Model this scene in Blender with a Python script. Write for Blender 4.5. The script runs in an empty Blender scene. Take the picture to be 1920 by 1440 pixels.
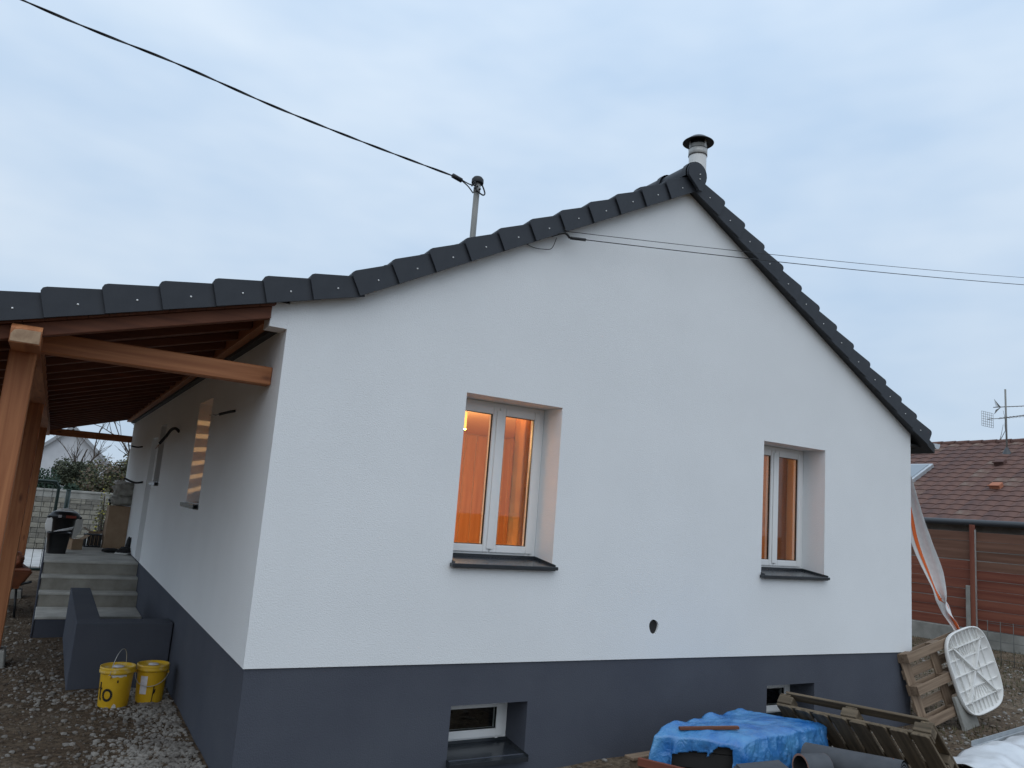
import bpy, bmesh, math, random
from mathutils import Vector, Matrix, noise
from mathutils.geometry import tessellate_polygon
R = math.radians
random.seed(7)
sc = bpy.context.scene
col = sc.collection

# ------------------------------------------------------------------ camera
cam = bpy.data.cameras.new('camera')
cam.sensor_fit = 'HORIZONTAL'; cam.sensor_width = 36.0
cam.lens = 36.0 * 1440.8 / 1920.0
cam.clip_start = 0.05; cam.clip_end = 1000
cam_o = bpy.data.objects.new('camera', cam); col.objects.link(cam_o)
yaw, pitch, roll = R(-30.0201626), R(9.35743045), R(-4.51572711)
Mr = Matrix.Rotation(yaw, 4, 'Z') @ Matrix.Rotation(pitch, 4, 'X') @ Matrix.Rotation(roll, 4, 'Y') @ Matrix.Rotation(R(90), 4, 'X')
cam_o.matrix_world = Matrix.Translation((-1.28808, -5.53236, 2.02289)) @ Mr
sc.camera = cam_o

# ------------------------------------------------------------------ sky, sun, exposure
w = bpy.data.worlds.new('World'); sc.world = w; w.use_nodes = True
nt = w.node_tree; nt.nodes.clear()
wo = nt.nodes.new('ShaderNodeOutputWorld'); bg = nt.nodes.new('ShaderNodeBackground')
tc = nt.nodes.new('ShaderNodeTexCoord'); mp = nt.nodes.new('ShaderNodeMapping')
mp.inputs['Scale'].default_value = (1.5, 1.5, 4.0)
nz = nt.nodes.new('ShaderNodeTexNoise'); nz.inputs['Scale'].default_value = 1.3; nz.inputs['Detail'].default_value = 4.0; nz.inputs['Roughness'].default_value = 0.56
cr = nt.nodes.new('ShaderNodeValToRGB')
cr.color_ramp.elements[0].position = 0.34; cr.color_ramp.elements[0].color = (0.535, 0.690, 0.885, 1)
cr.color_ramp.elements[1].position = 0.68; cr.color_ramp.elements[1].color = (0.760, 0.868, 0.985, 1)
sky = nt.nodes.new('ShaderNodeTexSky'); sky.sky_type = 'NISHITA'; sky.sun_disc = False
sky.sun_elevation = R(38); sky.sun_rotation = R(205)
sk2 = nt.nodes.new('ShaderNodeVectorMath'); sk2.operation = 'SCALE'; sk2.inputs['Scale'].default_value = 0.1
mixw = nt.nodes.new('ShaderNodeMixRGB'); mixw.inputs['Fac'].default_value = 0.10
nt.links.new(tc.outputs['Generated'], mp.inputs['Vector']); nt.links.new(mp.outputs['Vector'], nz.inputs['Vector'])
nt.links.new(nz.outputs['Fac'], cr.inputs['Fac']); nt.links.new(cr.outputs['Color'], mixw.inputs['Color1'])
nt.links.new(sky.outputs['Color'], sk2.inputs[0]); nt.links.new(sk2.outputs[0], mixw.inputs['Color2'])
sx = nt.nodes.new('ShaderNodeSeparateXYZ'); nt.links.new(tc.outputs['Generated'], sx.inputs[0])
gr = nt.nodes.new('ShaderNodeMapRange'); gr.inputs['From Min'].default_value = 0.0; gr.inputs['From Max'].default_value = 1.0
gr.inputs['To Min'].default_value = 0.88; gr.inputs['To Max'].default_value = 1.30          # overcast sky: brighter overhead
nt.links.new(sx.outputs['Z'], gr.inputs['Value']); sg = nt.nodes.new('ShaderNodeVectorMath'); sg.operation = 'SCALE'
nt.links.new(mixw.outputs['Color'], sg.inputs[0]); nt.links.new(gr.outputs['Result'], sg.inputs['Scale'])
nt.links.new(sg.outputs[0], bg.inputs['Color']); bg.inputs['Strength'].default_value = 0.99
nt.links.new(bg.outputs['Background'], wo.inputs['Surface'])

sun = bpy.data.lights.new('sun', 'SUN'); sun.energy = 0.62; sun.angle = R(70); sun.color = (1.0, 0.97, 0.93)
sun_o = bpy.data.objects.new('sun', sun); col.objects.link(sun_o)
sun_o.rotation_euler = Vector((0.30, 0.60, -0.85)).to_track_quat('-Z', 'Y').to_euler()

sc.view_settings.view_transform = 'Standard'; sc.view_settings.look = 'None'
sc.view_settings.exposure = 0.0; sc.view_settings.gamma = 1.0
sc.view_settings.use_curve_mapping = False
sc.render.engine = 'CYCLES'
sc.cycles.max_bounces = 8; sc.cycles.transparent_max_bounces = 12
sc.cycles.use_denoising = True; sc.cycles.sample_clamp_indirect = 4.0
sc.cycles.caustics_reflective = False; sc.cycles.caustics_refractive = False

# ------------------------------------------------------------------ materials
MATS = {}
def mat(name, c1, c2=None, rough=0.7, scale=8.0, bump=0.0, bscale=None, stretch=(1, 1, 1), metal=0.0, spec=0.5, detail=5.0, lo=0.35, hi=0.65, rrough=0.55, dist=0.01, noise_dist=0.0):
    m = bpy.data.materials.new(name); m.use_nodes = True
    t = m.node_tree; b = t.nodes['Principled BSDF']
    b.inputs['Roughness'].default_value = rough; b.inputs['Metallic'].default_value = metal
    b.inputs['Specular IOR Level'].default_value = spec
    tcn = t.nodes.new('ShaderNodeTexCoord'); mpn = t.nodes.new('ShaderNodeMapping'); mpn.inputs['Scale'].default_value = stretch
    t.links.new(tcn.outputs['Object'], mpn.inputs['Vector'])
    if c2 is None:
        b.inputs['Base Color'].default_value = (*c1, 1)
    else:
        n = t.nodes.new('ShaderNodeTexNoise'); n.inputs['Scale'].default_value = scale; n.inputs['Detail'].default_value = detail
        n.inputs['Roughness'].default_value = rrough; n.inputs['Distortion'].default_value = noise_dist
        r = t.nodes.new('ShaderNodeValToRGB')
        r.color_ramp.elements[0].position = lo; r.color_ramp.elements[0].color = (*c1, 1)
        r.color_ramp.elements[1].position = hi; r.color_ramp.elements[1].color = (*c2, 1)
        t.links.new(mpn.outputs['Vector'], n.inputs['Vector']); t.links.new(n.outputs['Fac'], r.inputs['Fac'])
        t.links.new(r.outputs['Color'], b.inputs['Base Color'])
    if bump:
        n2 = t.nodes.new('ShaderNodeTexNoise'); n2.inputs['Scale'].default_value = bscale or scale; n2.inputs['Detail'].default_value = 6
        n2.inputs['Roughness'].default_value = 0.6
        bp = t.nodes.new('ShaderNodeBump'); bp.inputs['Strength'].default_value = bump; bp.inputs['Distance'].default_value = dist
        t.links.new(mpn.outputs['Vector'], n2.inputs['Vector']); t.links.new(n2.outputs['Fac'], bp.inputs['Height'])
        t.links.new(bp.outputs['Normal'], b.inputs['Normal'])
    MATS[name] = m
    return m

mat('render_white', (0.795, 0.807, 0.808), (0.825, 0.837, 0.838), rough=0.9, scale=1.3, bump=0.6, bscale=95, spec=0.2, dist=0.006)
mat('render_slate', (0.074, 0.080, 0.100), (0.085, 0.092, 0.112), rough=0.9, scale=1.6, bump=0.55, bscale=95, spec=0.2, dist=0.006)
mat('roof_tile', (0.025, 0.029, 0.036), (0.034, 0.038, 0.046), rough=0.55, scale=5, bump=0.15, bscale=140, spec=0.4, dist=0.003)
mat('soffit_dark', (0.018, 0.02, 0.023), (0.026, 0.028, 0.03), rough=0.6, scale=6)
for ax, st in (('x', (0.7, 14, 14)), ('y', (14, 0.7, 14)), ('z', (14, 14, 0.7))):
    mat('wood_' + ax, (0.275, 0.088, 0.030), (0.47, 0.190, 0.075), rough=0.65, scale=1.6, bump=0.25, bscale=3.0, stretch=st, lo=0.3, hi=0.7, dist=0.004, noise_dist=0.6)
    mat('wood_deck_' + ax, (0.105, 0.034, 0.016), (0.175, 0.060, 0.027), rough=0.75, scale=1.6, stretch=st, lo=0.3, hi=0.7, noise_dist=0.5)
    mat('wood_end_' + ax, (0.30, 0.19, 0.115), (0.43, 0.29, 0.18), rough=0.8, scale=6, bump=0.2, stretch=(1, 1, 1), noise_dist=2.5)
    mat('pallet_wood_' + ax, (0.135, 0.088, 0.056), (0.30, 0.215, 0.145), rough=0.85, scale=1.8, bump=0.3, bscale=4, stretch=st, lo=0.3, hi=0.7, dist=0.004)
    mat('pallet_old_' + ax, (0.068, 0.052, 0.033), (0.225, 0.172, 0.114), rough=0.9, scale=1.6, bump=0.4, bscale=4, stretch=st, lo=0.3, hi=0.75, dist=0.004)
    mat('fence_wood_' + ax, (0.135, 0.032, 0.017), (0.235, 0.078, 0.044), rough=0.8, scale=0.9, bump=0.3, bscale=3, stretch=st, lo=0.3, hi=0.7, dist=0.004)
    mat('fence_top_' + ax, (0.11, 0.048, 0.028), (0.20, 0.100, 0.065), rough=0.85, scale=0.9, bump=0.3, bscale=3, stretch=st, lo=0.3, hi=0.7, dist=0.004)
    mat('panel_wood_' + ax, (0.50, 0.27, 0.12), (0.62, 0.37, 0.18), rough=0.5, scale=1.4, stretch=st, lo=0.3, hi=0.7, noise_dist=0.4)
def knots(name, sc3):
    m = MATS[name]; t = m.node_tree; b = t.nodes['Principled BSDF']; src = b.inputs['Base Color'].links[0].from_socket
    tcn = t.nodes.new('ShaderNodeTexCoord'); mpn = t.nodes.new('ShaderNodeMapping'); mpn.inputs['Scale'].default_value = sc3
    v = t.nodes.new('ShaderNodeTexVoronoi'); v.inputs['Scale'].default_value = 1.0; v.feature = 'F1'
    r = t.nodes.new('ShaderNodeValToRGB'); r.color_ramp.elements[0].position = 0.05; r.color_ramp.elements[0].color = (0.85, 0.85, 0.85, 1); r.color_ramp.elements[1].position = 0.17; r.color_ramp.elements[1].color = (0, 0, 0, 1)
    mx = t.nodes.new('ShaderNodeMixRGB'); mx.inputs['Color2'].default_value = (0.10, 0.026, 0.010, 1)
    t.links.new(tcn.outputs['Object'], mpn.inputs['Vector']); t.links.new(mpn.outputs['Vector'], v.inputs['Vector']); t.links.new(v.outputs['Distance'], r.inputs['Fac'])
    t.links.new(r.outputs['Color'], mx.inputs['Fac']); t.links.new(src, mx.inputs['Color1']); t.links.new(mx.outputs['Color'], b.inputs['Base Color'])
knots('wood_x', (2.6, 7.0, 7.0)); knots('wood_z', (7.0, 7.0, 2.4)); knots('wood_y', (7.0, 2.6, 7.0))
mat('pvc_white', (0.80, 0.80, 0.79), rough=0.32, spec=0.5)
mat('gasket', (0.012, 0.012, 0.012), rough=0.6)
mat('sill_metal', (0.022, 0.026, 0.031), (0.03, 0.034, 0.04), rough=0.22, scale=10, spec=0.6)
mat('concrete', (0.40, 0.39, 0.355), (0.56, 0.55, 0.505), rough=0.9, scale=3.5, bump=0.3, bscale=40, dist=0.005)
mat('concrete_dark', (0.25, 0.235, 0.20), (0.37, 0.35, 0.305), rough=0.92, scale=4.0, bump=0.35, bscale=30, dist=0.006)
mat('concrete_old', (0.19, 0.185, 0.165), (0.33, 0.32, 0.29), rough=0.95, scale=2.2, bump=0.5, bscale=20, dist=0.01)
mat('block_a', (0.20, 0.185, 0.15), (0.29, 0.27, 0.225), rough=0.95, scale=6, bump=0.3, bscale=30)
mat('block_b', (0.14, 0.13, 0.11), (0.21, 0.195, 0.165), rough=0.95, scale=6, bump=0.3, bscale=30)
mat('mortar', (0.17, 0.16, 0.14), rough=0.95)
mat('steel_grey', (0.40, 0.39, 0.37), (0.54, 0.53, 0.50), rough=0.5, scale=14, metal=0.35)
mat('steel_dull', (0.20, 0.20, 0.185), (0.28, 0.275, 0.255), rough=0.6, scale=14, stretch=(1, 1, 0.2), metal=0.2)
mat('zinc', (0.45, 0.48, 0.50), (0.55, 0.58, 0.60), rough=0.4, scale=8, metal=0.4)
mat('black_rubber', (0.010, 0.010, 0.011), rough=0.55)
mat('black_paint', (0.008, 0.009, 0.010), rough=0.45)
mat('screw_metal', (0.85, 0.85, 0.83), rough=0.3, spec=0.6)
mat('bucket_yellow', (0.62, 0.35, 0.012), (0.70, 0.42, 0.02), rough=0.42, scale=7)
mat('bucket_lid', (0.66, 0.40, 0.02), (0.70, 0.56, 0.30), rough=0.5, scale=16, lo=0.5, hi=0.72)
mat('cement_splash', (0.55, 0.53, 0.48), (0.70, 0.68, 0.63), rough=0.9, scale=20)
mat('ink_black', (0.010, 0.009, 0.008), rough=0.5)
mat('paper_white', (0.60, 0.58, 0.60), (0.72, 0.70, 0.72), rough=0.7, scale=18)
mat('bin_black', (0.010, 0.011, 0.013), rough=0.42)
mat('bin_red_print', (0.28, 0.05, 0.03), rough=0.6)
mat('cardboard', (0.30, 0.20, 0.125), (0.36, 0.25, 0.16), rough=0.85, scale=6)
mat('sack', (0.26, 0.25, 0.22), (0.42, 0.41, 0.37), rough=0.8, scale=9, bump=0.6, bscale=14, dist=0.02)
mat('sack_liner', (0.72, 0.71, 0.68), rough=0.5)
mat('shoe_white', (0.66, 0.65, 0.62), rough=0.6)
mat('cloth_black', (0.012, 0.012, 0.013), rough=0.8)
mat('plastic_white', (0.73, 0.72, 0.69), (0.79, 0.78, 0.75), rough=0.42, scale=4)
mat('plastic_dirty', (0.50, 0.48, 0.44), (0.74, 0.73, 0.70), rough=0.5, scale=9)
mat('foam_grey', (0.060, 0.065, 0.073), (0.078, 0.083, 0.092), rough=0.75, scale=9, bump=0.3, bscale=60, dist=0.004)
mat('tube_brown', (0.34, 0.19, 0.14), rough=0.7)
mat('tube_inner', (0.02, 0.018, 0.017), rough=0.8)
mat('tape_white', (0.72, 0.71, 0.70), (0.80, 0.79, 0.78), rough=0.6, scale=14)
mat('tape_orange', (0.85, 0.16, 0.03), rough=0.55)
mat('film_white', (0.62, 0.64, 0.66), (0.74, 0.76, 0.78), rough=0.3, scale=4)
mat('clay_tile_a', (0.100, 0.048, 0.037), (0.155, 0.080, 0.061), rough=0.85, scale=5, bump=0.2, bscale=40)
mat('clay_tile_b', (0.078, 0.040, 0.034), (0.130, 0.068, 0.055), rough=0.85, scale=5, bump=0.2, bscale=40)
mat('clay_tile_c', (0.21, 0.155, 0.12), (0.145, 0.08, 0.062), rough=0.9, scale=7, bump=0.2, bscale=40)
mat('clay_bright', (0.42, 0.16, 0.09), rough=0.8)
mat('gutter_dark', (0.05, 0.055, 0.06), rough=0.4)
mat('glass_skylight', (0.20, 0.24, 0.27), rough=0.12, spec=0.9)
mat('house_white', (0.55, 0.56, 0.58), (0.63, 0.64, 0.66), rough=0.9, scale=1.0)
mat('roof_grey', (0.30, 0.31, 0.32), (0.40, 0.41, 0.42), rough=0.8, scale=2)
mat('bark', (0.055, 0.042, 0.034), (0.10, 0.08, 0.065), rough=0.95, scale=10)
mat('leaf_dark', (0.012, 0.030, 0.016), (0.026, 0.055, 0.028), rough=0.75, scale=3)
mat('leaf_olive', (0.060, 0.062, 0.020), (0.130, 0.122, 0.048), rough=0.8, scale=3)
mat('leaf_brown', (0.090, 0.060, 0.038), (0.150, 0.105, 0.068), rough=0.8, scale=3)
mat('leaf_conifer', (0.035, 0.045, 0.026), (0.075, 0.080, 0.045), rough=0.8, scale=3)
mat('leaf_yellow', (0.42, 0.36, 0.04), rough=0.7)
mat('gate_green', (0.012, 0.035, 0.028), rough=0.4)
mat('wire_mesh', (0.10, 0.105, 0.095), rough=0.6)
mat('rust_orange', (0.30, 0.10, 0.045), (0.22, 0.08, 0.04), rough=0.7, scale=8)
mat('paving', (0.42, 0.41, 0.39), (0.52, 0.51, 0.49), rough=0.9, scale=3)
mat('curtain_orange', (0.72, 0.36, 0.12), (0.62, 0.27, 0.08), rough=0.9, scale=5)
mat('plaster_warm', (0.70, 0.50, 0.32), (0.74, 0.54, 0.36), rough=0.9, scale=2)
mat('wardrobe_taupe', (0.25, 0.17, 0.125), (0.29, 0.20, 0.15), rough=0.6, scale=4)
mat('decal_red', (0.45, 0.10, 0.03), rough=0.6)
mat('decal_green', (0.06, 0.10, 0.03), rough=0.6)
mat('stone', (0.13, 0.115, 0.10), (0.36, 0.335, 0.30), rough=0.9, scale=2.3, lo=0.3, hi=0.72)
mat('stone_dark', (0.075, 0.054, 0.038), (0.19, 0.152, 0.114), rough=0.9, scale=3)
mat('grass_blade', (0.050, 0.052, 0.022), (0.115, 0.100, 0.050), rough=0.85, scale=1.4)

def mat_glass():
    m = bpy.data.materials.new('window_glass'); m.use_nodes = True; t = m.node_tree; t.nodes.clear()
    o = t.nodes.new('ShaderNodeOutputMaterial'); mx = t.nodes.new('ShaderNodeMixShader')
    tr = t.nodes.new('ShaderNodeBsdfTransparent'); tr.inputs['Color'].default_value = (0.93, 0.95, 0.94, 1)
    gl = t.nodes.new('ShaderNodeBsdfGlossy'); gl.inputs['Roughness'].default_value = 0.015
    lw = t.nodes.new('ShaderNodeLayerWeight'); lw.inputs['Blend'].default_value = 0.5
    pw = t.nodes.new('ShaderNodeMath'); pw.operation = 'POWER'; pw.inputs[1].default_value = 5.0
    fr = t.nodes.new('ShaderNodeMath'); fr.operation = 'MULTIPLY_ADD'; fr.inputs[1].default_value = 0.95; fr.inputs[2].default_value = 0.04
    t.links.new(lw.outputs['Facing'], pw.inputs[0]); t.links.new(pw.outputs[0], fr.inputs[0])
    t.links.new(fr.outputs[0], mx.inputs[0]); t.links.new(tr.outputs[0], mx.inputs[1]); t.links.new(gl.outputs[0], mx.inputs[2])
    t.links.new(mx.outputs[0], o.inputs['Surface']); MATS['window_glass'] = m
mat_glass()
def mat_tarp():
    m = bpy.data.materials.new('tarp_blue'); m.use_nodes = True; t = m.node_tree; b = t.nodes['Principled BSDF']
    tcn = t.nodes.new('ShaderNodeTexCoord')
    n = t.nodes.new('ShaderNodeTexNoise'); n.inputs['Scale'].default_value = 5; n.inputs['Detail'].default_value = 6
    r = t.nodes.new('ShaderNodeValToRGB'); r.color_ramp.elements[0].position = 0.3; r.color_ramp.elements[0].color = (0.012, 0.130, 0.42, 1)
    r.color_ramp.elements[1].position = 0.75; r.color_ramp.elements[1].color = (0.10, 0.31, 0.56, 1)
    t.links.new(tcn.outputs['Object'], n.inputs['Vector']); t.links.new(n.outputs['Fac'], r.inputs['Fac']); t.links.new(r.outputs['Color'], b.inputs['Base Color'])
    b.inputs['Roughness'].default_value = 0.27; b.inputs['Specular IOR Level'].default_value = 0.7
    n2 = t.nodes.new('ShaderNodeTexNoise'); n2.inputs['Scale'].default_value = 16; n2.inputs['Detail'].default_value = 4; n2.inputs['Distortion'].default_value = 1.5
    bp = t.nodes.new('ShaderNodeBump'); bp.inputs['Strength'].default_value = 0.6; bp.inputs['Distance'].default_value = 0.016
    t.links.new(tcn.outputs['Object'], n2.inputs['Vector']); t.links.new(n2.outputs['Fac'], bp.inputs['Height']); t.links.new(bp.outputs['Normal'], b.inputs['Normal'])
    MATS['tarp_blue'] = m
mat_tarp()
def mat_ground():
    m = bpy.data.materials.new('dirt'); m.use_nodes = True; t = m.node_tree; b = t.nodes['Principled BSDF']
    b.inputs['Roughness'].default_value = 0.95; b.inputs['Specular IOR Level'].default_value = 0.15
    tcn = t.nodes.new('ShaderNodeTexCoord')
    def nz_(scale, det=6, rg=0.6):
        n = t.nodes.new('ShaderNodeTexNoise'); n.inputs['Scale'].default_value = scale; n.inputs['Detail'].default_value = det; n.inputs['Roughness'].default_value = rg
        t.links.new(tcn.outputs['Object'], n.inputs['Vector']); return n
    big = nz_(0.55); fine = nz_(22, 8, 0.7); mid = nz_(3.2)
    r1 = t.nodes.new('ShaderNodeValToRGB')
    e = r1.color_ramp.elements; e[0].position = 0.30; e[0].color = (0.062, 0.040, 0.026, 1); e[1].position = 0.72; e[1].color = (0.250, 0.205, 0.152, 1)
    x = e.new(0.5); x.color = (0.132, 0.096, 0.066, 1)
    r2 = t.nodes.new('ShaderNodeValToRGB')
    e = r2.color_ramp.elements; e[0].position = 0.36; e[0].color = (0.45, 0.45, 0.45, 1); e[1].position = 0.66; e[1].color = (1.45, 1.42, 1.38, 1)
    mx = t.nodes.new('ShaderNodeMixRGB'); mx.blend_type = 'MULTIPLY'; mx.inputs['Fac'].default_value = 1.0
    ad = t.nodes.new('ShaderNodeMath'); ad.operation = 'ADD'; ml = t.nodes.new('ShaderNodeMath'); ml.operation = 'MULTIPLY'; ml.inputs[1].default_value = 0.5
    t.links.new(big.outputs['Fac'], ad.inputs[0]); t.links.new(mid.outputs['Fac'], ad.inputs[1]); t.links.new(ad.outputs[0], ml.inputs[0])
    t.links.new(ml.outputs[0], r1.inputs['Fac']); t.links.new(fine.outputs['Fac'], r2.inputs['Fac'])
    t.links.new(r1.outputs['Color'], mx.inputs['Color1']); t.links.new(r2.outputs['Color'], mx.inputs['Color2']); t.links.new(mx.outputs['Color'], b.inputs['Base Color'])
    bp = t.nodes.new('ShaderNodeBump'); bp.inputs['Strength'].default_value = 0.8; bp.inputs['Distance'].default_value = 0.03
    t.links.new(fine.outputs['Fac'], bp.inputs['Height']); t.links.new(bp.outputs['Normal'], b.inputs['Normal'])
    MATS['dirt'] = m
mat_ground()

# ------------------------------------------------------------------ mesh helpers
class MB:
    def __init__(s): s.v = []; s.f = []; s.sm = []
    def add(s, vs, fs, smooth=False):
        n = len(s.v); s.v += [tuple(p) for p in vs]; s.f += [tuple(i + n for i in f) for f in fs]; s.sm += [smooth] * len(fs); return s
    def box(s, x0, x1, y0, y1, z0, z1):
        vs = [(x0, y0, z0), (x1, y0, z0), (x1, y1, z0), (x0, y1, z0), (x0, y0, z1), (x1, y0, z1), (x1, y1, z1), (x0, y1, z1)]
        return s.add(vs, [(0, 3, 2, 1), (4, 5, 6, 7), (0, 1, 5, 4), (1, 2, 6, 5), (2, 3, 7, 6), (3, 0, 4, 7)])
    def hexa(s, vs):   # 8 corners, bottom ring then top ring
        return s.add(vs, [(0, 3, 2, 1), (4, 5, 6, 7), (0, 1, 5, 4), (1, 2, 6, 5), (2, 3, 7, 6), (3, 0, 4, 7)])
    def bar(s, a, b, wd, ht, up=(0, 0, 1)):  # rectangular bar from a to b
        a = Vector(a); b = Vector(b); d = (b - a).normalized(); sx = d.cross(Vector(up)).normalized() * (wd / 2); sz = sx.cross(d).normalized() * (ht / 2)
        r = lambda p: [p - sx - sz, p + sx - sz, p + sx + sz, p - sx + sz]
        A = r(a); B = r(b)
        return s.add(A + B, [(0, 1, 2, 3), (7, 6, 5, 4), (0, 4, 5, 1), (1, 5, 6, 2), (2, 6, 7, 3), (3, 7, 4, 0)])
    def prism(s, poly, f0, f1, holes=(), caps=True):
        """poly: list of 2-d points; f0, f1 map a 2-d point to 3-d on either side"""
        loops = [poly] + list(holes)
        flat = [p for l in loops for p in l]; n = len(flat)
        tris = tessellate_polygon([[Vector((p[0], p[1], 0)) for p in l] for l in loops])
        vs = [f0(p) for p in flat] + [f1(p) for p in flat]; fs = []
        if caps:
            for t in tris:
                t = list(t)
                a, b, c = (Vector((flat[i][0], flat[i][1], 0)) for i in t)
                if (b - a).cross(c - a).z < 0: t.reverse()
                fs.append(tuple(t)); fs.append(tuple(i + n for i in reversed(t)))
        k = 0
        for l in loops:
            m = len(l)
            for i in range(m):
                j = (i + 1) % m; fs.append((k + i, k + i + n, k + j + n, k + j))
            k += m
        return s.add(vs, fs)
    def tube(s, pts, r, n=8, caps=True, smooth=True):
        pts = [Vector(p) for p in pts]; rs = r if isinstance(r, (list, tuple)) else [r] * len(pts)
        vs = []; fs = []; prev = None
        for i, p in enumerate(pts):
            d = (pts[min(i + 1, len(pts) - 1)] - pts[max(i - 1, 0)]).normalized()
            if prev is None:
                u = d.orthogonal().normalized()
            else:
                u = (prev - d * prev.dot(d))
                u = u.normalized() if u.length > 1e-6 else d.orthogonal().normalized()
            prev = u; v = d.cross(u)
            for k in range(n):
                a = 2 * math.pi * k / n; vs.append(p + (u * math.cos(a) + v * math.sin(a)) * rs[i])
        for i in range(len(pts) - 1):
            for k in range(n):
                k2 = (k + 1) % n; fs.append((i * n + k, i * n + k2, (i + 1) * n + k2, (i + 1) * n + k))
        s.add(vs, fs, smooth)
        if caps:
            L = len(s.v) - len(vs)
            s.f.append(tuple(L + k for k in reversed(range(n)))); s.sm.append(False)
            s.f.append(tuple(L + (len(pts) - 1) * n + k for k in range(n))); s.sm.append(False)
        return s
    def lathe(s, prof, c=(0, 0, 0), n=32, smooth=True):
        c = Vector(c); vs = []; fs = []
        for (r, z) in prof:
            for k in range(n):
                a = 2 * math.pi * k / n; vs.append(c + Vector((r * math.cos(a), r * math.sin(a), z)))
        for i in range(len(prof) - 1):
            for k in range(n):
                k2 = (k + 1) % n; fs.append((i * n + k, i * n + k2, (i + 1) * n + k2, (i + 1) * n + k))
        return s.add(vs, fs, smooth)
    def xf(s, M):
        s.v = [tuple(M @ Vector(p)) for p in s.v]; return s
    def mesh(s, name, m, bevel=0.0, seg=1):
        me = bpy.data.meshes.new(name); me.from_pydata(s.v, [], s.f); me.polygons.foreach_set('use_smooth', s.sm)
        if bevel:
            bm = bmesh.new(); bm.from_mesh(me)
            ed = [e for e in bm.edges if len(e.link_faces) == 2 and e.calc_face_angle(0) > 0.6]
            bmesh.ops.bevel(bm, geom=ed, offset=bevel, segments=seg, affect='EDGES', clamp_overlap=True)
            bm.to_mesh(me); bm.free()
        me.materials.append(MATS[m] if isinstance(m, str) else m); me.update(); return me
    def build(s, name, m, parent=None, bevel=0.0, seg=1):
        return obj(name, s.mesh(name, m, bevel, seg), parent)
def obj(name, me, parent=None):
    o = bpy.data.objects.new(name, me); col.objects.link(o)
    if parent: o.parent = parent
    return o
def tag(o, label=None, cat=None, group=None, kind=None):
    if label: o['label'] = label
    if cat: o['category'] = cat
    if group: o['group'] = group
    if kind: o['kind'] = kind
    return o
def thing(name, label, cat, loc=(0, 0, 0), rz=0.0, group=None, M=None):
    o = bpy.data.objects.new(name, None); col.objects.link(o); o.empty_display_size = 0.1
    o.matrix_world = M if M is not None else Matrix.Translation(loc) @ Matrix.Rotation(rz, 4, 'Z')
    return tag(o, label, cat, group)
def frame(o, x, y, z):
    M = Matrix.Identity(4)
    for i, a in enumerate((x, y, z)):
        a = Vector(a).normalized()
        for k in range(3): M[k][i] = a[k]
    for k in range(3): M[k][3] = o[k]
    return M
def smooth_path(pts, n=8):
    pts = [Vector(p) for p in pts]; out = []
    for i in range(len(pts) - 1):
        p0 = pts[max(i - 1, 0)]; p1 = pts[i]; p2 = pts[i + 1]; p3 = pts[min(i + 2, len(pts) - 1)]
        for k in range(n):
            t = k / n
            out.append(0.5 * ((2 * p1) + (p2 - p0) * t + (2 * p0 - 5 * p1 + 4 * p2 - p3) * t * t + (3 * p1 - p0 - 3 * p2 + p3) * t ** 3))
    out.append(pts[-1]); return out

# ------------------------------------------------------------------ ground
def gz(x, y):
    n = noise.noise((x * 0.6, y * 0.6, 0.3)) * 0.03 + noise.noise((x * 2.1, y * 2.1, 4.3)) * 0.018
    k = min(1.0, max(0.0, (abs(x - 3) + abs(y)) / 60)); return n * (1 - k) - 0.01
def axis(a, b, fa, fb, fine, coarse):
    out = []; x = a
    while x < b:
        out.append(x)
        if fa <= x < fb: x += fine
        else:
            dd = (fa - x) if x < fa else (x - fb); x += max(fine, min(coarse, dd * 0.3 + fine))
            if out[-1] < fa < x: x = fa
    out.append(b); return out
def make_ground():
    xs = axis(-250, 250, -4, 10, 0.16, 30); ys = axis(-250, 300, -6, 12, 0.16, 30)
    m = MB(); vs = [(x, y, gz(x, y)) for y in ys for x in xs]; nx = len(xs)
    fs = [(j * nx + i, j * nx + i + 1, (j + 1) * nx + i + 1, (j + 1) * nx + i) for j in range(len(ys) - 1) for i in range(nx - 1)]
    m.add(vs, fs, True); tag(m.build('ground', 'dirt'), kind='structure', label='bare muddy building-site ground of brown dirt')
make_ground()
m = MB(); m.box(-6, 3, 14.5, 19.0, -0.05, 0.03); tag(m.build('pavement', 'paving', bevel=0.01), 'pale concrete paving in front of the block wall', kind='structure')

# ------------------------------------------------------------------ the house
house = thing('house', 'newly rendered pale grey bungalow gable with dark slate plinth and roof', 'house')
W, D = 7.5, 12.3
ZL, ZR = 0.836, 0.782
A0, A1, B0, B1 = 1.494, 2.438, 4.973, 5.941
ZH, ZS = 2.944, 1.590
C0, C1, D0, D1 = 1.602, 2.298, 5.11, 5.823
TH = 0.36
def rect(x0, x1, z0, z1): return [(x0, z0), (x0, z1), (x1, z1), (x1, z0)]
hole_c = [(3.592 + 0.054 * math.cos(a) * (1 + 0.08 * math.sin(3 * a)), 1.088 + 0.066 * math.sin(a) * (1 + 0.07 * math.cos(2 * a + 1))) for a in [2 * math.pi * k / 18 for k in range(18)]]
white = [(0, ZL), (W, ZR), (W, 3.315), (3.79, 5.33), (0.46, 3.53), (0, 3.405)]
m = MB(); m.prism(white, lambda p: (p[0], 0, p[1]), lambda p: (p[0], TH, p[1]), holes=[rect(A0, A1, ZS, ZH), rect(B0, B1, ZS, ZH), hole_c])
gable = m.build('gable_wall', 'render_white', house)
m = MB(); m.box(-0.125, -0.0005, 0.0, 0.19, 3.19, 3.375); m.build('corbel', 'render_white', house)
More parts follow.
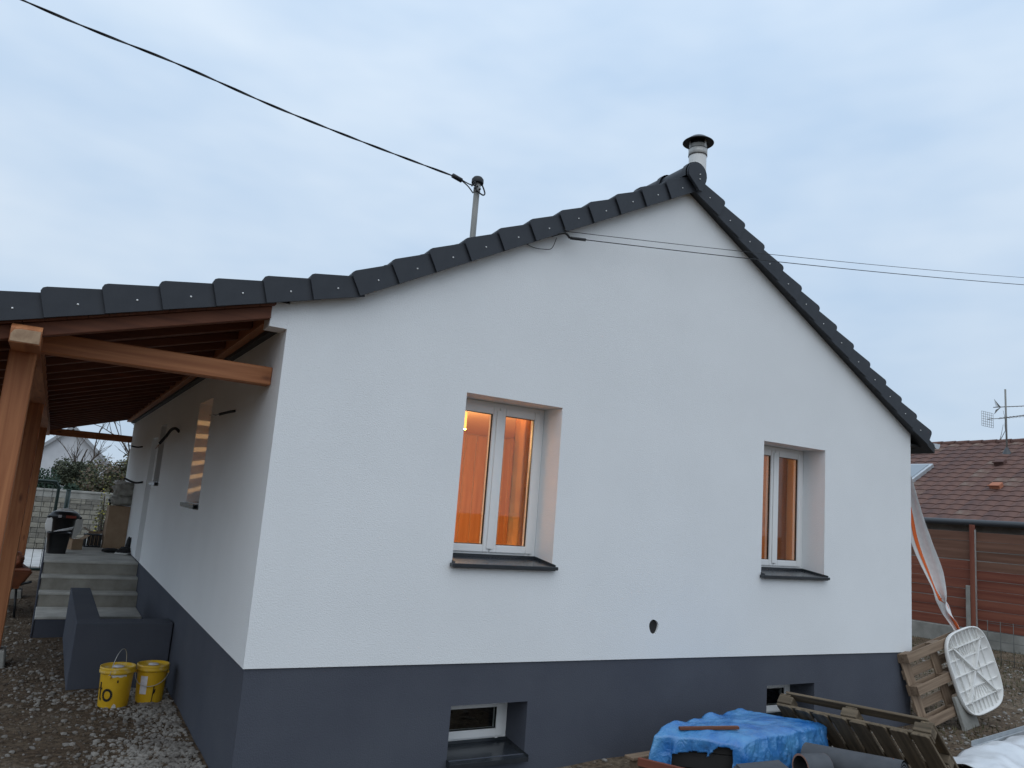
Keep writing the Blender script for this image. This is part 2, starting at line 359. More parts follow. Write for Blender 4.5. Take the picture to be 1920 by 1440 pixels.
m = MB(); m.prism([(3.592 + (p[0] - 3.592) * 1.0, p[1]) for p in hole_c], lambda p: (p[0], 0.020, p[1]), lambda p: (p[0], 0.03, p[1])); m.build('hole_shade', 'tube_inner', house)  # near-black disc set in the wall hole, standing in for the shade inside
pl = [(0.012, -0.35), (W - 0.012, -0.35), (W - 0.012, ZR - 0.0005), (0.012, ZL - 0.0005)]
m = MB(); m.prism(pl, lambda p: (p[0], 0.012, p[1]), lambda p: (p[0], TH, p[1]), holes=[rect(C0, C1, 0.105, 0.508), rect(D0, D1, 0.105, 0.508)])
m.build('plinth', 'render_slate', house)
# side wall under the porch, with two small windows and the entrance door
SW = [(TH, ZL), (D, ZL), (D, 3.40), (TH, 3.40)]
S1 = (2.76, 3.60, 1.85, 2.93); S2 = (6.45, 7.12, 2.04, 2.87); SD = (7.34, 8.10, ZL + 0.001, 2.72)
m = MB(); m.prism(SW, lambda p: (0.0, p[0], p[1]), lambda p: (TH, p[0], p[1]), holes=[rect(*S1), rect(*S2), rect(*SD)])
m.build('side_wall', 'render_white', house)
m = MB(); m.box(0.012, TH, TH, D, -0.35, ZL - 0.0005); m.build('plinth', 'render_slate', house)
m = MB(); m.box(W - TH, W, TH, D, -0.35, 3.30); m.build('side_wall', 'render_white', house)
back = [(TH, -0.35), (W - TH, -0.35), (W - TH, 3.5), (3.79, 5.33), (TH, 3.5)]
m = MB(); m.prism(back, lambda p: (p[0], D - TH, p[1]), lambda p: (p[0], D, p[1])); m.build('rear_wall', 'render_white', house)
# inside: floor, ceiling, partitions
m = MB(); m.box(TH, W - TH, TH, D - TH, 0.66, 0.78); m.build('floor', 'panel_wood_x', house)
m = MB(); m.box(TH, W - TH, TH, D - TH, 3.06, 3.16); m.build('ceiling', 'plaster_warm', house)
m = MB(); m.box(TH, W - TH, 4.3, 4.4, 0.78, 3.06); m.build('partition', 'plaster_warm', house)
part = MB().box(4.32, 4.42, TH, 4.3, 0.78, 3.06).build('partition', 'plaster_warm', house)
pk = None
for k in range(22):
    if pk is None: pk = MB().box(-0.016, 0, -0.0815, 0.0815, 0, 2.27).mesh('plank', 'panel_wood_z', bevel=0.005)
    o = obj('plank', pk, part); o.location = (4.318, 0.46 + k * 0.175, 0.785)
pk2 = MB().box(-0.0815, 0.0815, -0.016, 0, 0, 2.27).mesh('plank', 'panel_wood_z', bevel=0.005)
for k in range(22):
    o = obj('plank', pk2, part); o.location = (0.46 + k * 0.175, 4.298, 0.785)
m = MB(); m.box(TH, W - TH, 6.0, 6.1, -0.35, 0.66); m.build('cellar_partition', 'concrete_dark', house)

def window(x0, x1, z0, z1, yf, sashes, ob=0.062, sb=0.062, seen=True):
    """upvc window in the gable; outer frame is the part, sashes, panes, gaskets and sill below it"""
    m = MB(); d0, d1 = yf, yf + 0.07
    m.box(x0 + .002, x0 + ob, d0, d1, z0, z1 - .002); m.box(x1 - ob, x1 - .002, d0, d1, z0, z1 - .002)
    m.box(x0 + ob, x1 - ob, d0, d1, z1 - ob, z1 - .002); m.box(x0 + ob, x1 - ob, d0, d1, z0, z0 + ob)
    fr = m.build('window', 'pvc_white', house, bevel=0.004)
    n = sashes; wsp = (x1 - x0 - 2 * ob + 0.03) / n
    for i in range(n):
        a = x0 + ob - 0.015 + i * wsp + (0.002 if i else 0); b = a + wsp - 0.002; e0, e1 = z0 + ob - 0.018, z1 - ob + 0.018
        y0, y1 = d0 - 0.018, d0 + 0.05
        m = MB(); m.box(a, a + sb, y0, y1, e0, e1); m.box(b - sb, b, y0, y1, e0, e1); m.box(a + sb, b - sb, y0, y1, e1 - sb, e1); m.box(a + sb, b - sb, y0, y1, e0, e0 + sb)
        m.build('sash', 'pvc_white', fr, bevel=0.005, seg=2)
        g = 0.006; m = MB()
        m.box(a + sb, a + sb + g, y0 + .012, y0 + .03, e0 + sb, e1 - sb); m.box(b - sb - g, b - sb, y0 + .012, y0 + .03, e0 + sb, e1 - sb)
        m.box(a + sb + g, b - sb - g, y0 + .012, y0 + .03, e1 - sb - g, e1 - sb); m.box(a + sb + g, b - sb - g, y0 + .012, y0 + .03, e0 + sb, e0 + sb + g)
        m.build('gasket', 'gasket', fr)
        m = MB(); m.box(a + sb + g, b - sb - g, y0 + .018, y0 + .026, e0 + sb + g, e1 - sb - g); m.build('pane', 'window_glass', fr)
    if n == 2:
        xm = x0 + ob - 0.015 + wsp; m = MB(); m.box(xm - 0.03, xm + 0.03, d0 - 0.03, d0 - 0.0185, z0 + ob + 0.01, z1 - ob - 0.01); m.build('meeting_strip', 'pvc_white', fr, bevel=0.003)
    m = MB(); m.box(x1 - 0.11, x1 - 0.085, d0 - 0.008, d0, z0 + 0.028, z0 + 0.036); m.build('drain_cap', 'pvc_white', fr)
    return fr
def sill(fr, x0, x1, z, yf, name='sill'):
    m = MB(); t = 0.004
    # sloping pan, folded front lip, upturned ends
    m.hexa([(x0, -0.045, z - 0.020), (x1, -0.045, z - 0.020), (x1, yf, z + 0.014), (x0, yf, z + 0.014), (x0, -0.045, z - 0.014), (x1, -0.045, z - 0.014), (x1, yf, z + 0.020), (x0, yf, z + 0.020)])
    m.box(x0, x1, -0.050, -0.045, z - 0.048, z - 0.0135)
    m.box(x0, x1, yf - 0.006, yf - 0.001, z + 0.0205, z + 0.045)
    m.hexa([(x0 - 0.004, -0.052, z - 0.048), (x0, -0.052, z - 0.048), (x0, yf, z + 0.005), (x0 - 0.004, yf, z + 0.005), (x0 - 0.004, -0.052, z + 0.002), (x0, -0.052, z + 0.002), (x0, yf, z + 0.046), (x0 - 0.004, yf, z + 0.046)])
    m.hexa([(x1, -0.052, z - 0.048), (x1 + 0.004, -0.052, z - 0.048), (x1 + 0.004, yf, z + 0.005), (x1, yf, z + 0.005), (x1, -0.052, z + 0.002), (x1 + 0.004, -0.052, z + 0.002), (x1 + 0.004, yf, z + 0.046), (x1, yf, z + 0.046)])
    return m.build(name, 'sill_metal', fr)
YF = 0.285
wl = window(A0, A1, ZS + 0.03, ZH, YF, 2); sill(wl, A0 + 0.001, A1 - 0.001, ZS + 0.012, YF)
wr = window(B0, B1, ZS + 0.03, ZH, YF, 2); sill(wr, B0 + 0.001, B1 - 0.001, ZS + 0.012, YF)
for (a, b, fr) in ((A0, A1, wl), (B0, B1, wr)):
    m = MB(); m.box(a - 0.02, b + 0.03, -0.055, -0.001, ZS - 0.030, ZS - 0.002); m.build('sill_nose', 'sill_metal', fr, bevel=0.003)
c1 = window(C0, C1, 0.125, 0.508, 0.315, 1); sill(c1, C0 + 0.001, C1 - 0.001, 0.112, 0.315)
c2 = window(D0, D1, 0.125, 0.508, 0.315, 1); sill(c2, D0 + 0.001, D1 - 0.001, 0.112, 0.315)
# small apple-shaped sticker on the glass of the left window
m = MB(); m.prism([(2.005 + 0.026 * math.cos(a), 2.775 + 0.024 * math.sin(a)) for a in [k * math.pi / 8 for k in range(16)]], lambda p: (p[0], YF - 0.002, p[1]), lambda p: (p[0], YF - 0.004, p[1]))
m.build('sticker', 'decal_red', wl)
m = MB(); m.prism([(1.985, 2.798), (2.01, 2.805), (2.0, 2.82), (1.975, 2.825)], lambda p: (p[0], YF - 0.002, p[1]), lambda p: (p[0], YF - 0.004, p[1]))
m.build('sticker_leaf', 'decal_green', wl)

# side windows and door
def side_window(y0, y1, z0, z1, xf, slats):
    m = MB(); b = 0.06
    m.box(xf, xf + .05, y0 + .002, y0 + b, z0 + .03, z1 - .002); m.box(xf, xf + .05, y1 - b, y1 - .002, z0 + .03, z1 - .002)
    m.box(xf, xf + .05, y0 + b, y1 - b, z0 + .03, z0 + .03 + b); m.box(xf, xf + .05, y0 + b, y1 - b, z1 - b, z1 - .002)
    fr = m.build('window', 'pvc_white', house, bevel=0.004)
    m = MB(); m.box(xf + .02, xf + .026, y0 + b, y1 - b, z0 + .03 + b, z1 - b); m.build('pane', 'window_glass', fr)
    m = MB(); m.hexa([(-0.045, y0, z0 - .02), (xf, y0, z0 + .014), (xf, y1, z0 + .014), (-0.045, y1, z0 - .02), (-0.045, y0, z0 - .012), (xf, y0, z0 + .022), (xf, y1, z0 + .022), (-0.045, y1, z0 - .012)])
    m.box(-0.055, -0.045, y0 - .02, y1 + .03, z0 - .05, z0 - .012); m.box(-0.05, -0.001, y0 - .02, y1 + .03, z0 - .055, z0 - .0505); m.build('sill', 'sill_metal', fr)
    if slats:
        for k in range(7):
            z = 2.93 - 0.125 * k if k else 2.93
            me = MB().box(xf + .055, xf + .065, y0 + .004, y1 - .004, 0, 0.083 if k else 0.155)
            o = me.build('slat', 'pvc_white', fr); o.location.z = [2.745, 2.617, 2.489, 2.361, 2.233, 2.105, 1.85][k]
            if k == 6:
                o.data = MB().box(xf + .055, xf + .065, y0 + .004, y1 - .004, 0, 0.21).mesh('slat', 'pvc_white')
    return fr
side_window(*S1, 0.27, True)
side_window(*S2, 0.27, False)
m = MB(); y0, y1, z0, z1 = SD
m.box(0.27, 0.33, y0 + .002, y0 + .06, z0, z1 - .002); m.box(0.27, 0.33, y1 - .06, y1 - .002, z0, z1 - .002); m.box(0.27, 0.33, y0 + .06, y1 - .06, z1 - .06, z1 - .002)
m.box(0.285, 0.325, y0 + .06, y1 - .06, z0 + .01, z1 - .06)
dr = m.build('door', 'pvc_white', house, bevel=0.003)
MB().box(0.235, 0.275, y0 + .10, y0 + .115, 1.80, 1.815).box(0.235, 0.245, y0 + .115, y0 + .22, 1.80, 1.815).build('handle', 'steel_grey', dr)

# ------------------------------------------------------------------ roof
SL = 0.541                    # main pitch (rise over run)
SP = 0.281                    # porch pitch
KX, KZ = 0.46, 3.507          # where the pitch changes, underside of the verge
AX, AZ = 3.79, 5.308
def under_left(x): return KZ + (x - KX) * SL if x > KX else KZ + (x - KX) * SP
YB = 12.6
sec = [(-2.55, under_left(-2.55) + .012), (KX, KZ + .022), (AX, AZ + .022), (7.86, AZ + .022 - (7.86 - AX) * 0.545),
       (7.86, AZ + .12 - (7.86 - AX) * 0.545), (AX, AZ + .13), (KX, KZ + .12), (-2.55, under_left(-2.55) + .11)]
m = MB(); m.prism(sec, lambda p: (p[0], -0.082, p[1]), lambda p: (p[0], YB, p[1]))
roof = m.build('roof', 'soffit_dark', house)
# verge tiles: one mesh, tail end proud and rounded
GA = 0.336; TL = 0.40
def verge_mesh(mirror):
    fl = [(0, 0), (TL, 0.0), (TL, 0.153), (0.04, 0.190), (0.018, 0.186), (0.004, 0.170), (0, 0.15)]
    m = MB()
    sk = lambda u: -0.018 + 0.026 * (u / TL)          # tail stands further out than the head
    m.prism(fl, lambda p: (p[0], sk(p[0]), p[1]), lambda p: (p[0], sk(p[0]) + 0.016, p[1]))
    # the top of the tile, reaching back on to the roof
    tp = [(0, 0.150), (0.004, 0.172), (0.018, 0.186), (0.04, 0.190), (TL, 0.153), (TL, 0.140), (0.03, 0.166)]
    m.prism(tp, lambda p: (p[0], sk(p[0]) + 0.0165, p[1]), lambda p: (p[0], 0.24, p[1] - 0.012))
    # roll beside the flank
    hump = [(0.03, 0.15), (0.03, 0.175), (0.05, 0.197), (TL, 0.168), (TL, 0.15)]
    m.prism(hump, lambda p: (p[0], 0.2405, p[1]), lambda p: (p[0], 0.31, p[1]))
    if mirror: m.v = [(-p[0], p[1], p[2]) for p in m.v]; m.f = [tuple(reversed(f)) for f in m.f]
    return m.mesh('verge_tile', 'roof_tile', bevel=0.0025)
vt_l, vt_r = verge_mesh(False), verge_mesh(True)
scr = MB(); scr.lathe([(0.0001, 0), (0.006, 0.0), (0.0065, 0.003), (0.005, 0.007), (0.0001, 0.008)], n=10); scr.xf(Matrix.Rotation(R(90), 4, 'X')); scr_me = scr.mesh('screw', 'screw_metal')
def place_verge(me, x, z, ang, mirror):
    o = obj('verge_tile', me, roof)
    Mv = Matrix.Translation((x, -0.100, z)) @ Matrix.Rotation(-ang, 4, 'Y'); o.matrix_local = Mv
    s = obj('screw', scr_me, roof)
    u = 0.19 + random.uniform(-.01, .01); v = 0.075 + random.uniform(-.006, .006)
    s.matrix_local = Mv @ Matrix.Translation((-u if mirror else u, -0.005, v))
angL, angP, angR = math.atan(SL), math.atan(SP), -math.atan(0.545)
n_main = 11
for i in range(n_main):
    u = 0.02 + GA * i * 1.012
    place_verge(vt_l, KX + u * math.cos(angL) - 0.0, KZ + u * math.sin(angL), angL, False)
for i in range(8):
    u = -(i + 1) * GA + 0.0
    place_verge(vt_l, KX + u * math.cos(angP), KZ + u * math.sin(angP), angP, False)
for i in range(13):
    u = 0.36 + GA * 1.006 * i
    x = AX + u * math.cos(angR); z = AZ + u * math.sin(angR)
    place_verge(vt_r, x, z, angR, True)
# field of tiles behind the verge (courses stepped like the verge)
def field(x_start, z_start, ang, n, sgn, y0, y1, name):
    # each course is a rolled tile sheet; wave along y
    m = MB(); ny = int((y1 - y0) / 0.05); c, s = math.cos(ang), math.sin(ang)
    for i in range(n):
        vs = []
        for e, h in ((0.0, 0.172), (0.0, 0.192), (TL, 0.160)):
            for k in range(ny + 1):
                y = y0 + (y1 - y0) * k / ny; ph = (y - y0) % 0.30
                hh = h + (0.035 * math.sin(math.pi * min(1, ph / 0.16)) if ph < 0.16 else 0.0)
                u = (i * GA + e) * 1.0
                vs.append((x_start + sgn * (u * c) - sgn * 0 - (hh - 0.0) * s * sgn * 0, y, z_start + u * s * 1.0 + hh))
        fs = []
        for a in range(2):
            for k in range(ny): fs.append((a * (ny + 1) + k, a * (ny + 1) + k + 1, (a + 1) * (ny + 1) + k + 1, (a + 1) * (ny + 1) + k))
        if sgn < 0: fs = [tuple(reversed(f)) for f in fs]
        m.add(vs, fs, True)
    o = m.build(name, 'roof_tile', roof); o['kind'] = 'stuff'; return o
field(KX, KZ - 0.01, angL, 11, 1, 0.21, YB, 'tile_courses')
field(KX - 9 * GA * math.cos(angP), KZ - 0.012 - 9 * GA * math.sin(angP), angP, 9, 1, 0.21, YB, 'tile_courses')
field(AX + 13.0 * GA * math.cos(angR), AZ - 0.01 + 13.0 * GA * math.sin(angR), -angR, 13, -1, 0.21, YB, 'tile_courses')
# ridge: end plate and half-round ridge tiles
rp = []
for k in range(13):
    a = R(-18) + R(216) * k / 12; rp.append((AX - 0.025 + 0.128 * math.cos(a), 5.468 + 0.128 * math.sin(a)))
rp += [(AX - 0.015, 5.318), (AX - 0.005, 5.300), (AX + 0.045, 5.300), (AX + 0.055, 5.322)]
m = MB(); m.prism(rp, lambda p: (p[0], -0.150, p[1]), lambda p: (p[0], -0.118, p[1])); m.build('ridge_end', 'roof_tile', roof, bevel=0.006, seg=2)
for zz in (5.47, 5.42):
    s = obj('screw', scr_me, roof); s.location = (AX - 0.0, -0.152, zz)
m = MB(); pts = []
for r, y in ((0.137, 0), (0.137, 0.06), (0.122, 0.07), (0.116, 0.42)):
    pts.append([(r * math.cos(R(-15) + R(210) * k / 12), y, r * math.sin(R(-15) + R(210) * k / 12)) for k in range(13)])
for i in range(3): m.add(pts[i] + pts[i + 1], [(k, k + 1, k + 14, k + 13) for k in range(12)], True)
rid = m.mesh('ridge_tile', 'roof_tile')
for i in range(33):
    o = obj('ridge_tile', rid, roof); o.location = (AX - 0.025, -0.118 + i * 0.385, 5.466)
# eaves on the right: soffit box and zinc gutter
m = MB(); m.box(W + 0.001, 7.80, 0.02, YB, 3.175, 3.20); m.build('eaves_soffit', 'soffit_dark', roof)
m = MB(); m.box(7.78, 7.80, 0.02, YB, 3.2005, 3.26); m.build('fascia', 'pvc_white', roof)
g = []
for k in range(9):
    a = R(180) + R(180) * k / 8; g.append((7.925 + 0.065 * math.cos(a), 3.235 + 0.065 * math.sin(a)))
g2 = [(7.925 + 0.060 * math.cos(R(360) - R(180) * k / 8), 3.237 + 0.060 * math.sin(R(360) - R(180) * k / 8)) for k in range(9)]
m = MB(); m.prism(g + g2, lambda p: (p[0], -0.07, p[1]), lambda p: (p[0], YB, p[1]))
m.prism(g, lambda p: (p[0], -0.076, p[1]), lambda p: (p[0], -0.071, p[1])); m.build('gutter', 'zinc', roof)

# ------------------------------------------------------------------ porch
porch = thing('timber_porch', 'reddish timber porch frame with rafters, posts and tie beams under the roof', 'porch', (-0.8, 0, 0))
PL = Matrix.Translation((0.8, 0, 0))
def pbuild(m, name, mt, bevel=0.0, parent=None):
    if parent is None: m.xf(PL); return m.build(name, mt, porch, bevel)
    m.xf(PL); return m.build(name, mt, parent, bevel)
PX0, PX1 = -1.648, -1.497
def under(x): return KZ + (x - KX) * SP
# posts on concrete footings, with curved braces along the purlin
for i, (py, pz) in enumerate(((0.27, 0.15), (4.45, 0.17), (9.7, 0.14))):
    wd = 0.0 if i == 0 else 0.035
    m = MB(); m.box(PX0 - wd, PX1, py, py + 0.17 + wd, pz, 2.795); po = pbuild(m, 'post', 'wood_z', bevel=0.006)
    m = MB(); m.hexa([(PX0 - .10, py - .10, -0.15), (PX1 + .08, py - .10, -0.15), (PX1 + .08, py + .27, -0.15), (PX0 - .10, py + .27, -0.15),
                      (PX0 - .07, py - .07, pz - 0.012), (PX1 + .05, py - .07, pz - 0.012), (PX1 + .05, py + .24, pz - 0.012), (PX0 - .07, py + .24, pz - 0.012)])
    pbuild(m, 'footing', 'concrete_old', bevel=0.012)
    m = MB(); m.box(PX0 + .02, PX1 - .02, py + .03, py + .14, pz - 0.012, pz); pbuild(m, 'post_shoe', 'steel_dull')
    m = MB(); m.hexa([(PX0 + .02, py + .172, 2.05), (PX1 - .012, py + .172, 2.05), (PX1 - .012, py + .172, 2.23), (PX0 + .02, py + .172, 2.23),
                      (PX0 + .02, py + .74, 2.785), (PX1 - .012, py + .74, 2.785), (PX1 - .012, py + .58, 2.785), (PX0 + .02, py + .58, 2.785)])
    pbuild(m, 'brace', 'wood_z')
# purlin, chamfered nose towards the viewer
pr = [(-0.12, 2.785), (-0.12, 2.86), (-0.12, 2.872), (-0.075, 2.905), (12.55, 2.945), (12.55, 2.798)]
m = MB(); m.prism(pr, lambda p: (-1.637, p[0], p[1]), lambda p: (-1.476, p[0], p[1])); pu = pbuild(m, 'purlin', 'wood_y', bevel=0.012)
nose = [(-1.633, 2.790), (-1.480, 2.790), (-1.480, 2.868), (-1.585, 2.868), (-1.618, 2.860), (-1.633, 2.835)]
m = MB(); m.prism(nose, lambda p: (p[0], -0.126, p[1]), lambda p: (p[0], -0.1205, p[1])); pbuild(m, 'purlin_end', 'wood_end_x', bevel=0.002)
# tie beams to the house wall
for (ty, tname) in ((0.275, 'wood_x'), (12.25, 'wood_x')):
    m = MB(); m.box(PX1 + 0.002 if ty < 1 else PX1 - .1, -0.002, ty, ty + 0.13, 2.805, 2.94)
    pbuild(m, 'tie_beam', tname, bevel=0.006)
# rafters and the boarding on top of them
for k in range(23):
    y = 0.01 + k * 0.555 if k else -0.02
    x0, x1 = -2.5, -0.131 if k else -0.126
    z = under
    m = MB(); th = 0.075; hh = 0.075 if k else 0.10
    m.hexa([(x0, y, z(x0) - hh), (x1, y, z(x1) - hh), (x1, y + th, z(x1) - hh), (x0, y + th, z(x0) - hh), (x0, y, z(x0) - .010), (x1, y, z(x1) - .010), (x1, y + th, z(x1) - .010), (x0, y + th, z(x0) - .010)])
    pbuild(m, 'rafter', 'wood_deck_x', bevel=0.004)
for k in range(21):
    x0 = -2.5 + k * 0.114; x1 = x0 + 0.111; z = under
    m = MB(); m.hexa([(x0, -0.06, z(x0) - .009), (x1, -0.06, z(x1) - .009), (x1, 12.55, z(x1) - .009), (x0, 12.55, z(x0) - .009), (x0, -0.06, z(x0) + .008), (x1, -0.06, z(x1) + .008), (x1, 12.55, z(x1) + .008), (x0, 12.55, z(x0) + .008)])
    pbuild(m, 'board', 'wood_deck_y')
m = MB(); m.box(-0.13, -0.003, 0.195, 12.5, 3.238, 3.335); pbuild(m, 'wall_plate', 'wood_y', bevel=0.004)
m = MB(); m.box(-0.06, -0.002, 0.195, 12.3, 3.205, 3.237); pbuild(m, 'flashing', 'soffit_dark')

# ------------------------------------------------------------------ steps, landing, low wall
steps = thing('concrete_steps', 'grey concrete entrance steps and landing beside the house', 'steps', (-0.6, 7.0, 0))
SM = Matrix.Translation((0.6, -7.0, 0)); ZT = 0.815; YE = 12.2
for i, (y0, zt) in enumerate(((6.12, 0.245), (6.99, 0.436), (7.27, 0.626), (7.55, ZT))):
    y1 = (6.99, 7.27, 7.55, YE)[i]
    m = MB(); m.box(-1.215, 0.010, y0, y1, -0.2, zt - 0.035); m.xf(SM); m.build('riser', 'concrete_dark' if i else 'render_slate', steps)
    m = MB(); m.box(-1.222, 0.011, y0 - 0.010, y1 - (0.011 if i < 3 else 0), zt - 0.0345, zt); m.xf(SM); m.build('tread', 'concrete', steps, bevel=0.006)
sd = [(6.11, -0.2), (6.11, 0.20), (6.98, 0.20), (6.98, 0.39), (7.26, 0.39), (7.26, 0.58), (7.54, 0.58), (7.54, 0.772), (YE, 0.772), (YE, -0.2)]
m = MB(); m.prism(sd, lambda p: (-1.2365, p[0], p[1]), lambda p: (-1.2225, p[0], p[1])); m.xf(SM); m.build('side_cheek', 'render_slate', steps)
low = thing('low_wall', 'dark slate rendered low wall around the cellar stairwell', 'wall', (-0.45, 3.3, 0))
LM = Matrix.Translation((0.45, -3.3, 0))
L = [(-0.88, 3.27), (0.0, 3.27), (0.0, 3.56), (-0.655, 3.56), (-0.655, 6.06), (-0.88, 6.06)]
m = MB(); m.prism(L, lambda p: (p[0], p[1], -0.2), lambda p: (p[0], p[1], 0.615)); m.xf(LM); m.build('wall_body', 'render_slate', low, bevel=0.006)

# ------------------------------------------------------------------ flue, mast, cables
fl = thing('flue_pipe', 'grey metal flue pipe with black conical rain cap behind the ridge', 'chimney', (4.36, 0.5, 5.115))
m = MB(); m.lathe([(0.097, -0.1), (0.097, 0.98)], n=32); m.build('pipe', 'plastic_white', fl)
m = MB(); m.lathe([(0.1, 0.975), (0.104, 0.978), (0.104, 1.05), (0.1, 1.053)], n=32); m.build('clamp_band', 'steel_grey', fl)
m = MB(); m.lathe([(0.098, 1.053), (0.098, 1.10)], n=32); m.build('collar', 'steel_dull', fl)
for zz in (0.974, 1.052):
    m = MB(); m.lathe([(0.1045, zz - .004), (0.106, zz), (0.1045, zz + .004)], n=32); m.build('joint_ring', 'black_rubber', fl)
for k in range(3):
    a = R(40 + 120 * k); m = MB(); m.bar((0.097 * math.cos(a), 0.097 * math.sin(a), 1.06), (0.10 * math.cos(a), 0.10 * math.sin(a), 1.15), 0.03, 0.003, up=(math.cos(a), math.sin(a), 0)); m.build('strut', 'steel_grey', fl)
m = MB(); m.lathe([(0.0001, 1.165), (0.085, 1.145), (0.168, 1.128), (0.173, 1.131), (0.168, 1.138), (0.09, 1.195), (0.0001, 1.21)], n=40); m.build('cap', 'black_paint', fl)
m = MB(); m.lathe([(0.085, 1.10), (0.085, 1.155)], n=24); m.build('inner_pipe', 'black_paint', fl)

ms = thing('service_mast', 'thin grey service mast with black cap rising behind the left roof slope', 'mast', (2.885, 3.0, 4.6))
m = MB(); m.tube([(0, 0, 0), (0, 0, 1.46)], 0.039, 16); m.build('pole', 'steel_dull', ms)
m = MB(); m.tube([(0, 0, 1.46), (0, 0, 1.60)], 0.045, 16); m.build('bracket', 'steel_grey', ms)
m = MB(); m.lathe([(0.046, 1.585), (0.076, 1.585), (0.080, 1.60), (0.078, 1.645), (0.055, 1.675), (0.0001, 1.685)], n=24); m.build('cap', 'black_rubber', ms)
for (a, z) in ((R(250), 1.53), (R(215), 1.50), (R(285), 1.50)):
    m = MB(); d = Vector((math.cos(a), math.sin(a), 0)); m.tube([d * 0.04 + Vector((0, 0, z)), d * 0.068 + Vector((0, 0, z))], 0.012, 8); m.build('bolt', 'black_paint', ms)
m = MB(); m.tube(smooth_path([(-0.09, -0.02, 1.52), (-0.06, -0.05, 1.58), (-0.04, -0.05, 1.50), (-0.02, -0.06, 1.46), (0.06, -0.06, 1.43), (0.105, -0.03, 1.47), (0.10, 0.0, 1.54), (0.07, 0.0, 1.59)]), 0.010, 8); m.build('cable_loop', 'black_rubber', ms)

def twisted(path, r, rr, pitch):
    out = [[], []]; dist = 0; prev = None
    for i, p in enumerate(path):
        if prev is not None: dist += (p - prev).length
        d = (path[min(i + 1, len(path) - 1)] - path[max(i - 1, 0)]).normalized(); u = d.cross(Vector((0, 0, 1))).normalized(); v = u.cross(d)
        a = dist / pitch * 2 * math.pi
        for k in range(2): out[k].append(p + (u * math.cos(a + math.pi * k) + v * math.sin(a + math.pi * k)) * r)
        prev = p
    return out
cb = thing('service_cable', 'black twisted overhead cable running from the mast to the upper left', 'cable', (2.8, 3, 6.1))
path = [p - Vector((2.8, 3, 6.1)) for p in smooth_path([(-7.5, 1.55, 6.72), (-4.5, 2.05, 6.42), (-2.1, 2.4, 6.262), (-0.83, 2.5, 6.205), (0.22, 2.66, 6.165), (1.39, 2.83, 6.165), (2.62, 2.96, 6.165)], 22)]
for t in twisted(path, 0.0062, 0.010, 0.85):
    m = MB(); m.tube(t, 0.0078, 6); m.build('strand', 'black_rubber', cb)
m = MB(); m.tube([Vector((2.50, 2.95, 6.17)) - Vector((2.8, 3, 6.1)), Vector((2.64, 2.97, 6.15)) - Vector((2.8, 3, 6.1))], 0.030, 10); m.build('clamp', 'black_rubber', cb)
for pts in ([(2.64, 2.97, 6.15), (2.74, 2.97, 6.10), (2.82, 2.97, 6.03)], [(2.64, 2.97, 6.16), (2.75, 2.97, 6.135), (2.84, 2.97, 6.14)]):
    m = MB(); m.tube([p - Vector((2.8, 3, 6.1)) for p in smooth_path(pts)], 0.008, 6); m.build('tail', 'black_rubber', cb)

wire_lab = ['thin upper telephone wire running from the verge to the right', 'thin lower telephone wire with clamp running from the verge to the right']
for i, (s, e) in enumerate((((2.26, -0.150, 4.475), (16.0, -0.50, 6.90)), ((2.30, -0.150, 4.425), (16.0, -0.50, 6.76)))):
    s = Vector(s); e = Vector(e); o = thing('overhead_wire', wire_lab[i], 'wire', s, group='telephone wires at the gable')
    pts = []
    for k in range(41):
        t = k / 40; p = s.lerp(e, t); p.z -= 4 * 0.10 * t * (1 - t); pts.append(p - s)
    m = MB(); m.tube(pts, 0.0030 if i == 0 else 0.0042, 5); m.build('strand', 'black_rubber', o)
    m = MB(); m.tube([pts[0], pts[0].lerp(pts[1], 0.45)] if i else [pts[0] - Vector((.03, 0, -.01)), pts[0]], 0.014 if i else 0.008, 8); m.build('clamp', 'black_rubber', o)
hk = thing('wall_hook', 'black wire hook and loose cable loop under the verge tiles', 'hook', (2.2, -0.01, 4.45))
m = MB(); m.tube(smooth_path([(0, 0.01, 0.01), (0.0, -0.08, 0.0), (0.05, -0.125, 0.01), (0.10, -0.125, -0.02)]), 0.010, 8); m.build('hook', 'black_rubber', hk)
m = MB(); m.tube(smooth_path([(-0.30, 0.004, -0.12), (-0.20, -0.01, -0.150), (-0.10, -0.02, -0.145), (-0.02, -0.03, -0.12), (0.01, -0.05, -0.02)]), 0.0034, 6); m.build('loop', 'black_rubber', hk)

# ------------------------------------------------------------------ cable stubs on the side wall
def stub(label, pts, r, extra=None):
    o = thing('cable_stub', label, 'cable', pts[0], group='cable ends left sticking out of the porch wall')
    b = Vector(pts[0]); m = MB(); m.tube([Vector(p) - b for p in smooth_path(pts)], r, 8); m.build('sheath', 'black_rubber', o)
    m = MB()
    e = Vector(pts[-1]) - b; d = (Vector(pts[-1]) - Vector(pts[-2])).normalized()
    for k in range(3):
        q = Vector((random.uniform(-.3, .3), random.uniform(-.3, .3), random.uniform(-.3, .3)))
        m.tube([e - d * .01, e + d * 0.03 + q * .03, e + d * 0.06 + q * .08], 0.003, 5)
    m.build('conductor', extra or 'steel_dull', o)
stub('black cable end by the tie beam, nearest the gable corner', [(0.0, 1.50, 2.70), (-0.05, 1.52, 2.685), (-0.10, 1.54, 2.665), (-0.125, 1.55, 2.655)], 0.012)
stub('thick looped black cable end between the two small windows', [(0.0, 5.0, 2.68), (-0.05, 5.0, 2.72), (-0.09, 5.1, 2.70), (-0.13, 5.15, 2.62), (-0.19, 5.2, 2.52)], 0.019, 'tube_brown')
stub('black cable end high up on the wall beyond the door', [(0.0, 9.6, 2.64), (-0.08, 9.6, 2.62), (-0.18, 9.6, 2.63)], 0.014)
